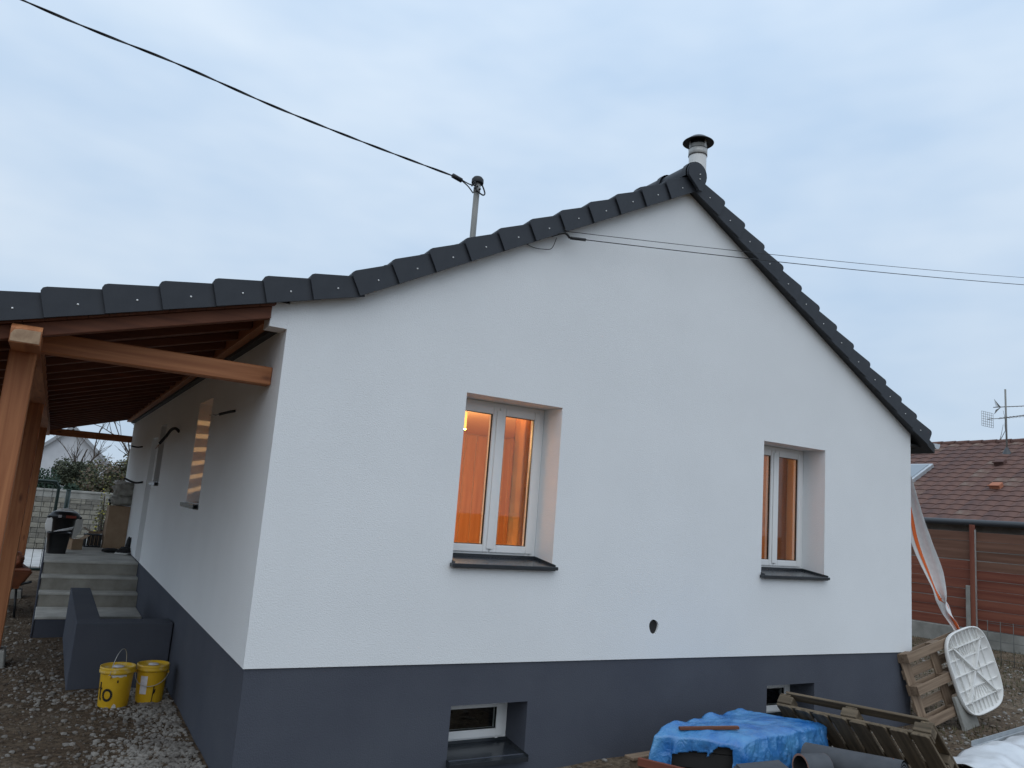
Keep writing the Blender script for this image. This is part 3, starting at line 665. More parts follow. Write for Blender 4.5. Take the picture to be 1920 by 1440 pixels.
stub('black cable end at chest height beyond the door with yellow tip', [(0.0, 8.6, 2.02), (-0.12, 8.65, 2.0), (-0.28, 8.7, 2.06)], 0.016, 'leaf_yellow')

# ------------------------------------------------------------------ lamps and things indoors
def lamp(label, loc, energy, color, size, rad):
    o = thing('pendant_lamp', label, 'lamp', loc)
    m = MB(); m.lathe([(0.0001, 0.17), (0.085, 0.17), (0.088, 0.168), (0.088, 0.0), (0.085, 0.0), (0.085, 0.165)], n=24)
    sh = bpy.data.materials.new('lamp_shade'); sh.use_nodes = True; b = sh.node_tree.nodes['Principled BSDF']
    b.inputs['Base Color'].default_value = (0.8, 0.5, 0.2, 1); b.inputs['Emission Color'].default_value = (1.0, 0.52, 0.12, 1); b.inputs['Emission Strength'].default_value = 1.6
    m.build('shade', sh, o)
    m = MB(); m.tube([(0, 0, 0.17), (0, 0, 0.30)], 0.006, 6); m.build('flex', 'black_rubber', o)
    l = bpy.data.lights.new('bulb', 'POINT'); l.energy = energy; l.color = color; l.shadow_soft_size = rad
    lo = bpy.data.objects.new('bulb', l); col.objects.link(lo); lo.parent = o; lo.location = (0, 0, -0.05)
lamp('glowing pendant lamp behind the left gable window', (2.05, 1.25, 2.78), 150, (1.0, 0.56, 0.25), 0.1, 0.025)
lamp('glowing pendant lamp behind the right gable window', (5.15, 2.3, 2.74), 48, (1.0, 0.50, 0.19), 0.1, 0.05)
cu = MB(); nn = 40; vs = []
for z in (0.95, 3.0):
    for k in range(nn + 1):
        vs.append((2.27 + 0.55 * k / nn, 0.50 + 0.022 * math.sin(k * 0.62) + 0.008 * math.sin(k * 1.7), z))
cu.add(vs, [(k, k + 1, nn + 2 + k, nn + 1 + k) for k in range(nn)], True)
cu.add([(p[0], p[1] + 0.004, p[2]) for p in vs], [(nn + 1 + k, nn + 2 + k, k + 1, k) for k in range(nn)], True)
tag(cu.build('curtain', 'curtain_orange'), 'orange curtain hanging inside at the right of the left window', 'curtain')
wd = thing('wardrobe', 'tall taupe wardrobe seen through the right gable window', 'wardrobe', (6.85, 2.3, 0.78))
m = MB(); m.box(0.0, 0.28, -0.80, 0.9, 0, 2.25); m.build('carcass', 'wardrobe_taupe', wd, bevel=0.005)
m = MB(); m.box(-0.02, -0.001, -0.795, 0.04, 0.05, 2.22); m.build('door', 'wardrobe_taupe', wd, bevel=0.003)
m = MB(); m.box(-0.02, -0.001, 0.05, 0.89, 0.05, 2.22); m.build('door', 'wardrobe_taupe', wd, bevel=0.003)
vg = thing('wall_vent', 'dark vent grille on the orange wall behind the right window', 'vent', (7.135, 1.22, 2.62))
m = MB(); m.box(-0.012, 0, -0.14, 0.14, -0.045, 0.045); m.build('frame', 'tube_inner', vg)
for k in range(3): MB().box(-0.02, -0.0125, -0.12, 0.12, -0.03 + k * 0.025, -0.02 + k * 0.025).build('blade', 'wardrobe_taupe', vg)

# ------------------------------------------------------------------ yellow buckets
def bucket(label, loc, rz, h, r, handle_up, logo):
    o = thing('bucket', label, 'bucket', loc, rz, 'yellow render buckets')
    m = MB(); m.lathe([(0.0001, 0.0), (r * 0.86, 0.0), (r * 0.88, 0.01), (r * 0.97, h - 0.05), (r * 0.985, h - 0.02)], n=40); m.build('body', 'bucket_yellow', o)
    m = MB(); m.lathe([(r * 0.99, h - 0.055), (r * 1.06, h - 0.05), (r * 1.07, h - 0.03), (r * 1.03, h - 0.022), (r * 1.065, h - 0.012), (r * 1.05, h + 0.004), (r * 0.99, h + 0.004), (r * 0.95, h - 0.012), (r * 0.45, h - 0.010), (0.0001, h - 0.006)], n=40)
    m.build('lid', 'bucket_lid', o)
    m = MB(); m.lathe([(r * 0.36, h - 0.006), (r * 0.30, h + 0.001), (0.0001, h + 0.002)], n=24); m.build('lid_label', 'paper_white', o)
    for s in (-1, 1):
        m = MB(); m.tube([(s * r * 0.98, 0, h - 0.07), (s * r * 1.09, 0, h - 0.07)], 0.014, 10); m.build('lug', 'bucket_yellow', o)
    pts = []
    for k in range(17):
        a = math.pi * k / 16; rr = r * 1.07
        if handle_up: pts.append((rr * math.cos(a), -0.02 * math.sin(a), h - 0.07 + 0.22 * math.sin(a)))
        else: pts.append((rr * math.cos(a), -rr * 1.03 * math.sin(a), h - 0.07 - 0.105 * math.sin(a)))
    m = MB(); m.tube(pts, 0.0032, 6); m.build('handle', 'steel_grey', o)
    def patch(name, mt, poly, off=0.0015):
        # flat print wrapped on the body: poly in (angle, height)
        m = MB(); 
        f = lambda p, e: ((r * (0.88 + 0.09 * p[1] / (h - .05)) + e) * math.sin(p[0]), -(r * (0.88 + 0.09 * p[1] / (h - .05)) + e) * math.cos(p[0]), p[1])
        m.prism(poly, lambda p: f(p, off), lambda p: f(p, 0.0002)); m.build(name, mt, o)
    def strip(name, mt, pts, wdt):
        m = MB()
        for i in range(len(pts) - 1):
            a = Vector((*pts[i], 0)); b = Vector((*pts[i + 1], 0)); d = (b - a).normalized(); n_ = Vector((-d.y, d.x, 0))
            sx = 1 / r
            q = [(a.x + n_.x * wdt * sx * r, a.y + n_.y * wdt), (b.x + n_.x * wdt * sx * r, b.y + n_.y * wdt), (b.x - n_.x * wdt * sx * r, b.y - n_.y * wdt), (a.x - n_.x * wdt * sx * r, a.y - n_.y * wdt)]
            f = lambda p, e: ((r * (0.88 + 0.09 * p[1] / (h - .05)) + e) * math.sin(p[0] / r), -(r * (0.88 + 0.09 * p[1] / (h - .05)) + e) * math.cos(p[0] / r), p[1])
            m.prism(q, lambda p: f(p, 0.0015 + i * 1e-5), lambda p: f(p, 0.0002))
        m.build(name, mt, o)
    return o, patch, strip
b1, patch, strip = bucket('yellow bucket with black lettering and raised wire handle', (-0.515, 2.60, 0.0), R(62), 0.345, 0.142, True, True)
# printed letters "to"
LA = -R(62) * 0.142 - 0.078
cx, cz, ra = LA, 0.115, 0.046
strip('letter', 'ink_black', [(cx + ra * 0.9 * math.cos(a), cz + ra * math.sin(a)) for a in [2 * math.pi * k / 20 for k in range(21)]], 0.011)
strip('letter', 'ink_black', [(LA - 0.085, 0.22), (LA - 0.085, 0.095), (LA - 0.080, 0.076), (LA - 0.066, 0.070)], 0.010)
strip('letter', 'ink_black', [(LA - 0.115, 0.165), (LA - 0.060, 0.165)], 0.009)
q0 = -R(62)
patch('splash', 'cement_splash', [(q0 - 0.15, 0.004), (q0 + 0.15, 0.004), (q0 + 0.10, 0.03), (q0 - 0.02, 0.042), (q0 - 0.12, 0.025)], 0.003)
patch('small_print', 'ink_black', [(q0 - 0.02, 0.222), (q0 + 0.07, 0.222), (q0 + 0.07, 0.245), (q0 - 0.02, 0.245)])
for k in range(8): patch('rim_splash', 'cement_splash', [(q0 - 0.6 + k * 0.14, 0.272 + 0.006 * math.sin(k * 2)), (q0 - 0.46 + k * 0.14, 0.272 + 0.006 * math.sin(k * 2 + 2)), (q0 - 0.46 + k * 0.14, 0.292), (q0 - 0.6 + k * 0.14, 0.292)], 0.002)
b2, patch, strip = bucket('yellow bucket with white paper label and dropped wire handle', (-0.205, 2.70, 0.0), R(-16), 0.335, 0.135, False, False)
for k in range(6): patch('paper_label', 'paper_white', [(-0.62 + k * 0.085, 0.085), (-0.535 + k * 0.085, 0.085), (-0.535 + k * 0.085, 0.245), (-0.62 + k * 0.085, 0.245)], 0.0016)
patch('paint_mark', 'ink_black', [(0.32, 0.01), (0.37, 0.01), (0.40, 0.08), (0.52, 0.10), (0.54, 0.13), (0.44, 0.125), (0.42, 0.165), (0.36, 0.15), (0.35, 0.09)], 0.003)

# ------------------------------------------------------------------ things on the landing
Z0 = ZT + 0.002
def tub(name, label, cat, loc, r0, r1, h, sq, rim, group=None):
    o = thing(name, label, cat, loc, R(8))
    def ring(r, z): return [(abs(math.cos(a)) ** sq * r * (1 if math.cos(a) >= 0 else -1), abs(math.sin(a)) ** sq * r * (1 if math.sin(a) >= 0 else -1), z) for a in [2 * math.pi * k / 32 for k in range(32)]]
    prof = [(r0, 0), (r1, h), (r1 * 1.06, h), (r1 * 1.07, h + rim), (r1 * 0.97, h + rim), (r1 * 0.95, h - 0.02), (r0 * 0.95, 0.03), (0.001, 0.03)]
    m = MB(); vs = []; n = 32
    for (r, z) in prof: vs += ring(r, z)
    fs = [(i * n + k, i * n + (k + 1) % n, (i + 1) * n + (k + 1) % n, (i + 1) * n + k) for i in range(len(prof) - 1) for k in range(n)]
    m.add(vs, fs, True); m.build('body', 'bin_black', o); return o
bn = tub('waste_bin', 'tall black plastic waste bin with wide lid on the landing', 'bin', (-1.0, 10.6, Z0), 0.155, 0.185, 0.44, 1.0, 0.012)
m = MB(); m.lathe([(0.195, 0.455), (0.245, 0.46), (0.250, 0.50), (0.215, 0.545), (0.18, 0.575), (0.0001, 0.58)], n=36); m.build('lid', 'bin_black', bn)
m = MB(); m.box(-0.14, -0.09, -0.262, -0.247, 0.475, 0.52); m.build('sticker', 'paper_white', bn)
m = MB(); m.box(-0.02, 0.14, -0.262, -0.245, 0.47, 0.515); m.build('sticker', 'bin_red_print', bn)
for s in (-1, 1):
    m = MB(); m.box(s * 0.25 - 0.02, s * 0.25 + 0.02, -0.06, 0.06, 0.45, 0.49); m.build('grip', 'bin_black', bn, bevel=0.006)
bk = tub('bucket', 'square black mortar bucket with tools in front of the waste bin', 'bucket', (-1.075, 8.72, Z0), 0.125, 0.155, 0.31, 0.45, 0.012)
tl = thing('tool_bundle', 'pale trowels and strips lying across the black mortar bucket', 'tools', (-1.05, 8.72, Z0 + 0.325))
for k in range(4):
    m = MB(); m.bar((-0.10 + k * 0.02, -0.10 + k * 0.05, 0.012 + k * 0.004), (0.14 + k * 0.01, -0.05 + k * 0.045, 0.05 + k * 0.012), 0.03, 0.006); m.build('strip', 'steel_grey' if k % 2 else 'plastic_white', tl)
wt = thing('round_tabletop', 'white round garden tabletop standing upright behind the waste bin', 'tabletop', (-0.98, 11.3, Z0))
m = MB(); m.lathe([(0.0001, -0.012), (0.285, -0.012), (0.30, -0.02), (0.305, 0.0), (0.30, 0.012), (0.0001, 0.012)], n=40); m.xf(Matrix.Translation((0, 0, 0.305)) @ Matrix.Rotation(R(82), 4, 'X')); m.build('disc', 'plastic_white', wt)
m = MB(); m.lathe([(0.20, -0.035), (0.215, -0.035), (0.215, -0.013), (0.20, -0.013)], n=40); m.xf(Matrix.Translation((0, 0, 0.305)) @ Matrix.Rotation(R(82), 4, 'X')); m.build('rim', 'plastic_white', wt)
def carton(name, label, loc, sx, sy, sz, rz, open_=True, mt='cardboard', grp=None):
    o = thing(name, label, 'box', loc, rz, grp)
    m = MB(); t = 0.006
    m.box(-sx / 2, sx / 2, -sy / 2, -sy / 2 + t, 0, sz); m.box(-sx / 2, sx / 2, sy / 2 - t, sy / 2, 0, sz); m.box(-sx / 2, -sx / 2 + t, -sy / 2 + t, sy / 2 - t, 0, sz); m.box(sx / 2 - t, sx / 2, -sy / 2 + t, sy / 2 - t, 0, sz); m.box(-sx / 2 + t, sx / 2 - t, -sy / 2 + t, sy / 2 - t, 0, t)
    m.build('body', mt, o)
    for s in (-1, 1):
        m = MB(); a = (s * sx / 2 - s * t, 0, sz + .001); b = (s * (sx / 2 + (0.10 if open_ else -sx / 2 + 0.005)), 0, sz + (0.07 if open_ else 0.004))
        m.bar(a, b, sy - 0.01, 0.005); m.build('flap', mt, o)
    return o
tb = carton('cardboard_box', 'tall brown cardboard carton standing by the door', (-0.185, 10.2, Z0), 0.34, 0.30, 0.74, R(4), False)
m = MB(); m.box(0.168, 0.176, -0.14, 0.14, 0.02, 0.72); m.build('corner_strip', 'paper_white', tb)
carton('cardboard_box', 'small open brown carton beside the black mortar bucket', (-0.80, 9.55, Z0), 0.17, 0.17, 0.17, R(20), True)
carton('cardboard_box', 'little brown carton behind the dark crate', (-0.47, 10.7, Z0), 0.20, 0.20, 0.24, R(-10), True)
cr_ = thing('crate', 'small dark slotted plastic crate on the landing', 'crate', (-0.52, 10.25, Z0), R(5))
m = MB(); m.box(-0.13, 0.13, -0.10, 0.10, 0, 0.02)
for k in range(5): m.box(-0.13 + k * 0.06, -0.11 + k * 0.06, -0.10, -0.085, 0.02, 0.20); m.box(-0.13 + k * 0.06, -0.11 + k * 0.06, 0.085, 0.10, 0.02, 0.20)
for k in range(3): m.box(-0.13, -0.115, -0.08 + k * 0.065, -0.055 + k * 0.065, 0.02, 0.20); m.box(0.115, 0.13, -0.08 + k * 0.065, -0.055 + k * 0.065, 0.02, 0.20)
m.build('body', 'bin_black', cr_)
m = MB(); m.box(-0.135, 0.135, -0.105, -0.084, 0.2005, 0.225); m.box(-0.135, 0.135, 0.084, 0.105, 0.2005, 0.225); m.box(-0.135, -0.114, -0.084, 0.084, 0.2005, 0.225); m.box(0.114, 0.135, -0.084, 0.084, 0.2005, 0.225); m.build('rim', 'bin_black', cr_)
def blob(name, rx, ry, rz_, c, mt, parent, amp=0.15, f=4.0, seed=0, cut=None):
    bm = bmesh.new(); bmesh.ops.create_icosphere(bm, subdivisions=4, radius=1.0)
    for v in bm.verts:
        d = v.co.copy(); k = 1 + amp * noise.noise(d * f * 0.5 + Vector((seed, 0, 0))) + amp * 0.4 * noise.noise(d * f * 1.7 + Vector((seed, 3, 0)))
        x = abs(d.x) ** 0.75 * math.copysign(1, d.x) * rx * k; y = abs(d.y) ** 0.75 * math.copysign(1, d.y) * ry * k; z = abs(d.z) ** 0.8 * math.copysign(1, d.z) * rz_ * k
        if cut is not None: z = max(z, cut)
        v.co = Vector((x, y, z)) + Vector(c)
    me = bpy.data.meshes.new(name); bm.to_mesh(me); bm.free(); me.materials.append(MATS[mt])
    for p in me.polygons: p.use_smooth = True
    return obj(name, me, parent)
sk = thing('cement_sack', 'crumpled grey paper sack lying on the tall carton', 'sack', (-0.16, 10.2, Z0 + 0.752), R(10))
blob('lower_sack', 0.19, 0.16, 0.10, (0, 0, 0.095), 'sack', sk, 0.2, 5, 1, -0.095)
blob('upper_sack', 0.20, 0.15, 0.14, (0.03, 0, 0.28), 'sack', sk, 0.25, 5, 4)
blob('torn_liner', 0.09, 0.10, 0.035, (-0.07, -0.04, 0.415), 'sack_liner', sk, 0.5, 7, 2)
gb = thing('drill_stand', 'small black tool standing on the carton beside the sack', 'tool', (-0.345, 10.15, Z0 + 0.752))
m = MB(); m.tube([(0, 0, 0.0), (0.01, 0, 0.06), (-0.03, 0, 0.10)], 0.016, 8); m.tube([(0.01, 0, 0.06), (0.035, 0, 0.15)], 0.02, 8); m.build('body', 'bin_black', gb)
sh = thing('shoe_pair', 'pair of worn white trainers with black uppers on the landing', 'shoes', (-0.11, 8.85, Z0), R(-10))
for k in range(2):
    blob('sole', 0.105, 0.042, 0.022, (-0.02 + 0.02 * k, -0.05 + 0.10 * k, 0.020), 'shoe_white', sh, 0.08, 3, k, -0.018)
    blob('upper', 0.085, 0.038, 0.045, (-0.005 + 0.02 * k, -0.05 + 0.10 * k, 0.058), 'cloth_black', sh, 0.2, 3, k + 5)
bo = thing('work_boots', 'black work boots heaped beside the trainers by the door', 'boots', (-0.02, 9.05, Z0), R(15))
blob('boot', 0.08, 0.11, 0.06, (-0.04, 0, 0.058), 'cloth_black', bo, 0.25, 4, 8, -0.055)
blob('shaft', 0.045, 0.05, 0.11, (0.01, 0.04, 0.16), 'cloth_black', bo, 0.25, 4, 9)
mt_ = thing('tool_bag', 'flat black cloth tool bag lying in front of the carton', 'bag', (-0.28, 9.2, Z0))
blob('body', 0.13, 0.10, 0.035, (0, 0, 0.034), 'cloth_black', mt_, 0.2, 4, 12, -0.03)

# wheelbarrow behind the posts
wb = thing('wheelbarrow', 'rusty orange wheelbarrow half hidden behind the porch posts', 'wheelbarrow', (-1.72, 8.0, 0.0), R(8))
m = MB(); m.hexa([(-0.22, -0.35, 0.40), (0.22, -0.35, 0.40), (0.22, 0.30, 0.40), (-0.22, 0.30, 0.40), (-0.34, -0.50, 0.66), (0.34, -0.50, 0.66), (0.34, 0.55, 0.66), (-0.34, 0.55, 0.66)]); m.build('tray', 'rust_orange', wb, bevel=0.03, seg=2)
m = MB(); m.tube([(-0.2, 0.7, 0.2), (-0.2, 0.2, 0.36), (-0.26, -0.9, 0.55)], 0.018, 8); m.tube([(0.2, 0.7, 0.2), (0.2, 0.2, 0.36), (0.26, -0.9, 0.55)], 0.018, 8); m.build('frame', 'black_paint', wb)
m = MB(); m.tube([(-0.18, -0.3, 0.38), (-0.2, -0.4, 0.0)], 0.016, 8); m.build('leg', 'black_paint', wb)
m = MB(); m.tube([(0.18, -0.3, 0.38), (0.2, -0.4, 0.0)], 0.016, 8); m.build('leg', 'black_paint', wb)
m = MB(); m.lathe([(0.05, -0.04), (0.17, -0.045), (0.195, -0.03), (0.20, 0), (0.195, 0.03), (0.17, 0.045), (0.05, 0.04)], n=28); m.xf(Matrix.Translation((0, 0.72, 0.2)) @ Matrix.Rotation(R(90), 4, 'Y')); m.build('wheel', 'black_rubber', wb)
blob('load', 0.20, 0.26, 0.15, (0.05, 0.05, 0.72), 'rust_orange', wb, 0.3, 4, 3)

# ------------------------------------------------------------------ pallets
def pallet(name, label, M, L, Wd, nb, wood, group, extra_runner=True):
    """local x: length, local y: width, local z: from the runners up to the deck"""
    o = thing(name, label, 'pallet', M=M, group=group)
    H = 0.144; rnd = random.Random(len(label))
    for i in range(3):                                    # bottom runners along x
        y = (0.0, Wd / 2 - 0.05, Wd - 0.10)[i]
        m = MB(); m.box(0, L, y, y + 0.10, 0, 0.022); m.build('runner', wood + '_x', o, bevel=0.003)
        for j in range(3):
            x = (0.0, L / 2 - 0.07, L - 0.14)[j]
            m = MB(); m.box(x + .001, x + 0.139, y + .001, y + 0.099, 0.0225, 0.100); m.build('block', wood + '_x', o, bevel=0.003)
    for j in range(3):
        x = (0.0, L / 2 - 0.07, L - 0.14)[j]
        m = MB(); m.box(x, x + 0.14, 0, Wd, 0.1005, 0.121); m.build('stringer', wood + '_y', o, bevel=0.003)
    return o
def mpal(M, L, Wd, label, wood, nb, cross, group):
    o = pallet('pallet', label, M, L, Wd, nb, wood, group)
    return o
GP = 'wooden pallets beside the gable'
# pale pallet leaning against the right corner, runners towards the viewer
u = Vector((0.974, -0.020, 0.223)).normalized(); up = Vector((-0.211, 0.20, 0.957)); up = (up - u * up.dot(u)).normalized(); out = u.cross(up)
base = Vector((7.40, -0.27, 0.02))
M1 = frame(base + u * 1.2, -u, up, -out)
p1 = pallet('pallet', 'pale wooden pallet leaning against the right corner of the house', M1, 1.2, 0.8, 5, 'pallet_wood', GP)
for k in range(5):
    y = (0, 0.165, 0.34, 0.515, 0.70)[k]; wdt = (0.10, 0.10, 0.12, 0.10, 0.10)[k]
    m = MB(); m.box(0, 1.2, y, y + wdt, 0.1215, 0.143); m.build('deck_board', 'pallet_wood_x', p1, bevel=0.003)
# dark weathered pallet, tipped towards the viewer
TLp, TRp = Vector((4.60, -0.53, 0.475)), Vector((4.80, -1.84, 0.545))
e = (TRp - TLp).normalized(); dn = Vector((0.62, 0.10, -0.58)); dn = (dn - e * dn.dot(e)).normalized(); nf = e.cross(dn).normalized()
if nf.x > 0: nf = -nf                                     # towards the viewer (deck face)
# local: x along the edge, y down the boards, z towards the deck face
M2 = frame(TLp - nf * 0.143, e, dn, nf)
if e.cross(dn).dot(nf) < 0: M2 = frame(TRp - nf * 0.143, -e, dn, nf)
p2 = thing('pallet', 'dark mossy weathered pallet tipped on edge beside the blue tarpaulin', 'pallet', M=M2, group=GP)
LL = (TRp - TLp).length
for j in range(3):
    y = (0.0, 0.38, 0.72)[j]
    m = MB(); m.box(0, LL, y, y + 0.10, 0.099, 0.121); m.build('stringer', 'pallet_old_x', p2, bevel=0.004)
    for i in range(3):
        x = (0.0, LL / 2 - 0.07, LL - 0.14)[i]
        m = MB(); m.box(x + .001, x + 0.139, y - 0.012, y + 0.09, 0.0225, 0.0985); m.build('block', 'pallet_old_x', p2, bevel=0.005)
for i in range(3):
    x = (0.0, LL / 2 - 0.05, LL - 0.10)[i]
    m = MB(); m.box(x, x + 0.10, -0.004, 0.82, 0.0, 0.022); m.build('runner', 'pallet_old_y', p2, bevel=0.004)
m = MB(); m.box(0.05, LL - 0.05, -0.015, 0.085, -0.023, -0.001); m.build('bottom_board', 'pallet_old_x', p2, bevel=0.004)
nb = 8; pitch_ = LL / nb; rr = random.Random(3)
for k in range(nb):
    x0 = k * pitch_ + 0.006; x1 = (k + 1) * pitch_ - 0.014 - rr.uniform(0, .012); d0 = rr.uniform(-0.035, 0.0)
    ch = 0.018
    poly = [(x0 + ch, d0), (x1 - ch, d0), (x1, d0 + ch), (x1, 0.82), (x0, 0.82), (x0, d0 + ch)]
    m = MB(); m.prism(poly, lambda p: (p[0], p[1], 0.1215), lambda p: (p[0], p[1], 0.1435)); m.build('deck_board', 'pallet_old_y', p2, bevel=0.003)
# pallet under the tarpaulin
T_F, T_R, T_L, T_B = Vector((3.62, -1.03, 0)), Vector((4.72, -0.93, 0)), Vector((3.10, -0.66, 0)), Vector((4.30, -0.40, 0))
u = (T_R - T_F).normalized(); v = Vector((-u.y, u.x, 0))
M3 = frame(Vector((3.16, -1.06, 0.0)), u, v, (0, 0, 1))
p3 = pallet('pallet', 'weathered flat pallet lying under the blue tarpaulin', M3, 1.2, 0.72, 5, 'pallet_wood', GP)
for k in range(5):
    y = (-0.005, 0.15, 0.30, 0.45, 0.62)[k]
    m = MB(); m.box(-0.06 if k > 2 else 0, 1.2, y, y + 0.10, 0.1215, 0.143); m.build('deck_board', 'pallet_wood_x', p3, bevel=0.003)

# ------------------------------------------------------------------ blue tarpaulin over a stack
st = thing('insulation_stack', 'stack of dark panels inside the torn blue tarpaulin', 'stack', (3.85, -0.75, 0.145))
def quadpt(a, b):   # bilinear over the stack footprint
    return (T_L * (1 - a) + T_B * a) * b + (T_F * (1 - a) + T_R * a) * (1 - b)
def shrink(a, b, s): return quadpt(0.5 + (a - 0.5) * s, 0.5 + (b - 0.5) * s)
for k in range(2):
    z0 = 0.002 + k * 0.124; s_ = 0.93; off = Vector((-3.85, -0.75 * -1, 0))
    c = [shrink(a, b, s_) + off for a, b in ((0, 0), (1, 0), (1, 1), (0, 1))]
    m = MB(); m.hexa([(p.x, p.y, z0) for p in c] + [(p.x, p.y, z0 + 0.121) for p in c]); m.build('panel', 'tube_inner', st, bevel=0.006)
def tarp():
    m = MB(); na, nb_, nh = 96, 52, 26; topz = 0.418
    def ridge(p, f): return 1 - abs(noise.noise(Vector(p) * f)) * 2
    vs = []; fs = []
    for j in range(nb_ + 1):
        for i in range(na + 1):
            a, b = i / na, j / nb_; p = shrink(a, b, 1.02)
            z = topz + 0.010 * math.sin(math.pi * b) + 0.010 * (ridge((p.x * 1.3, p.y * 3.0, 0), 2.2) - 0.5) + 0.006 * (ridge((p.x * 2 + p.y, p.y * 5 - p.x, 3), 2.6) - 0.5)
            z -= 0.045 * max(0, 1 - a / 0.13) ** 1.3                     # slumps at the torn left end
            z -= 0.010 * max(0, 1 - b / 0.05)
            if b > 0.86: z += 0.055 * (b - 0.86) / 0.14 * max(0, noise.noise((a * 7.5, 2.2, 0)) + 0.15)   # pleats standing up along the back
            vs.append((p.x, p.y, z))
    idx = lambda i, j: j * (na + 1) + i
    for j in range(nb_):
        for i in range(na): fs.append((idx(i, j), idx(i + 1, j), idx(i + 1, j + 1), idx(i, j + 1)))
    per = [(i, 0) for i in range(na)] + [(na, j) for j in range(nb_)] + [(i, nb_) for i in range(na, 0, -1)] + [(0, j) for j in range(nb_, 0, -1)]
    cen = Vector((3.92, -0.75, 0)); rows = [[idx(i, j) for i, j in per]]; tot = len(per)
    for h in range(1, nh + 1):
        row = []; t = h / nh
        for q, (i, j) in enumerate(per):
            top = Vector(vs[idx(i, j)]); d = Vector((top.x - cen.x, top.y - cen.y, 0)).normalized()
            if j == 0: d = Vector((u.y, -u.x, 0))
            elif i == 0: d = -u
            w1 = noise.noise((q * 0.085, t * 0.9, 1.0)); w2 = noise.noise((q * 0.23 + t * 0.8, t * 1.6, 5.0))
            fold = (0.040 * (1 - 2 * abs(w1)) + 0.022 * (1 - 2 * abs(w2)) - 0.02) * min(1, 0.25 + t * 1.5) + 0.004 * noise.noise((q * 0.9, t * 9, 2))
            z = top.z * (1 - t) + (0.140 + 0.018 * noise.noise((q * 0.12, 0, 9))) * t
            e_ = 0.016 + 0.016 * t + fold
            vs.append((top.x + d.x * e_, top.y + d.y * e_, z)); row.append(len(vs) - 1)
        rows.append(row)
    for h in range(nh):
        for q in range(tot):
            q2 = (q + 1) % tot; i, j = per[q]
            if i == 0 and q >= tot - nb_:
                s = (q - (tot - nb_)) / nb_; t = (h + 0.5) / nh       # s: 0 back .. 1 front
                lim = 0.50 + 0.10 * math.sin(s * 7 + 1.2) + 0.05 * noise.noise((s * 14, 0, 0))
                if s > 0.60: lim = 0.16 + 0.42 * max(0, 1 - (s - 0.60) / 0.16) + 0.05 * noise.noise((s * 20, 1, 0))
                low = 0.95 - 0.10 * max(0, noise.noise((s * 8, 4, 0))) - 0.35 * max(0, 0.36 - s)
                if 0.24 < s < 0.93 and lim < t < low: continue
            fs.append((rows[h][q], rows[h + 1][q], rows[h + 1][q2], rows[h][q2]))
    m.add(vs, fs, True)
    o = m.build('tarpaulin', 'tarp_blue'); tag(o, 'torn bright blue tarpaulin wrapped over a stack on a pallet', 'tarpaulin')
    md = o.modifiers.new('thick', 'SOLIDIFY'); md.thickness = 0.003; md.offset = 1
tarp()
def batten(label, a, b, wdt, ht, wood, group='loose battens on the tarpaulin'):
    a = Vector(a); b = Vector(b); mid = (a + b) / 2; d = (b - a).normalized(); s = d.cross(Vector((0, 0, 1))).normalized(); n_ = s.cross(d)
    M = frame(mid, d, -s, n_) ; o = MB().box(-(b - a).length / 2, (b - a).length / 2, -wdt / 2, wdt / 2, 0, ht).build('batten', wood, bevel=0.003)
    o.matrix_world = M; tag(o, label, 'batten', group); return o
batten('dark red batten lying on top of the blue tarpaulin', (3.27, -0.72, 0.418), (3.74, -0.90, 0.440), 0.035, 0.022, 'wood_deck_x')
batten('worn brown plank along the left foot of the blue tarpaulin', (2.95, -0.62, 0.150), (3.28, -1.20, 0.150), 0.03, 0.06, 'fence_wood_x')

# ------------------------------------------------------------------ rolls and foam
def roll(label, a, b, r, mt, core):
    a = Vector(a); b = Vector(b); d = (b - a).normalized(); o = thing('insulation_roll', label, 'roll', a, group='grey rolls in the foreground')
    m = MB(); u_ = d.orthogonal().normalized(); v_ = d.cross(u_); L_ = (b - a).length; n = 44
    vs = []; fs = []
    for k in range(n + 1):
        an = 2 * math.pi * k / n * 1.0; vs += [u_ * r * math.cos(an) + v_ * r * math.sin(an), d * L_ + u_ * r * math.cos(an) + v_ * r * math.sin(an)]
    fs = [(2 * k, 2 * k + 2, 2 * k + 3, 2 * k + 1) for k in range(n)]; m.add(vs, fs, True); m.build('outer_layer', mt, o)
    for e_, off in ((0, 0.0), (1, 0.0)):
        m = MB(); turns = 4; N = 150; th = 0.012; vs = []
        for k in range(N + 1):
            an = 2 * math.pi * turns * k / N; rr_ = r - 0.003 - (r - core) * k / N
            c = u_ * math.cos(an) + v_ * math.sin(an); w0 = d * (0.004 if e_ == 0 else L_ - 0.004); w1 = d * (0.09 if e_ == 0 else L_ - 0.09)
            vs += [w0 + c * rr_, w0 + c * (rr_ - th), w1 + c * (rr_ - th), w1 + c * rr_]
        fs = []
        for k in range(N): fs += [(4 * k, 4 * k + 1, 4 * k + 5, 4 * k + 4), (4 * k + 1, 4 * k + 2, 4 * k + 6, 4 * k + 5)]
        m.add(vs, fs, False); m.build('spiral_end', mt, o)
    m = MB(); m.tube([d * 0.085, d * (L_ - 0.085)], core * 0.99, 20); m.build('core', 'tube_inner', o)
    return o
roll('large dark grey membrane roll leaning by the dark pallet', (4.27, -1.13, 0.245), (4.48, -1.84, 0.30), 0.115, 'foam_grey', 0.03)
tb_ = thing('tube', 'grey tube with brown cut edge lying open towards the viewer', 'tube', (3.62, -1.52, 0.21))
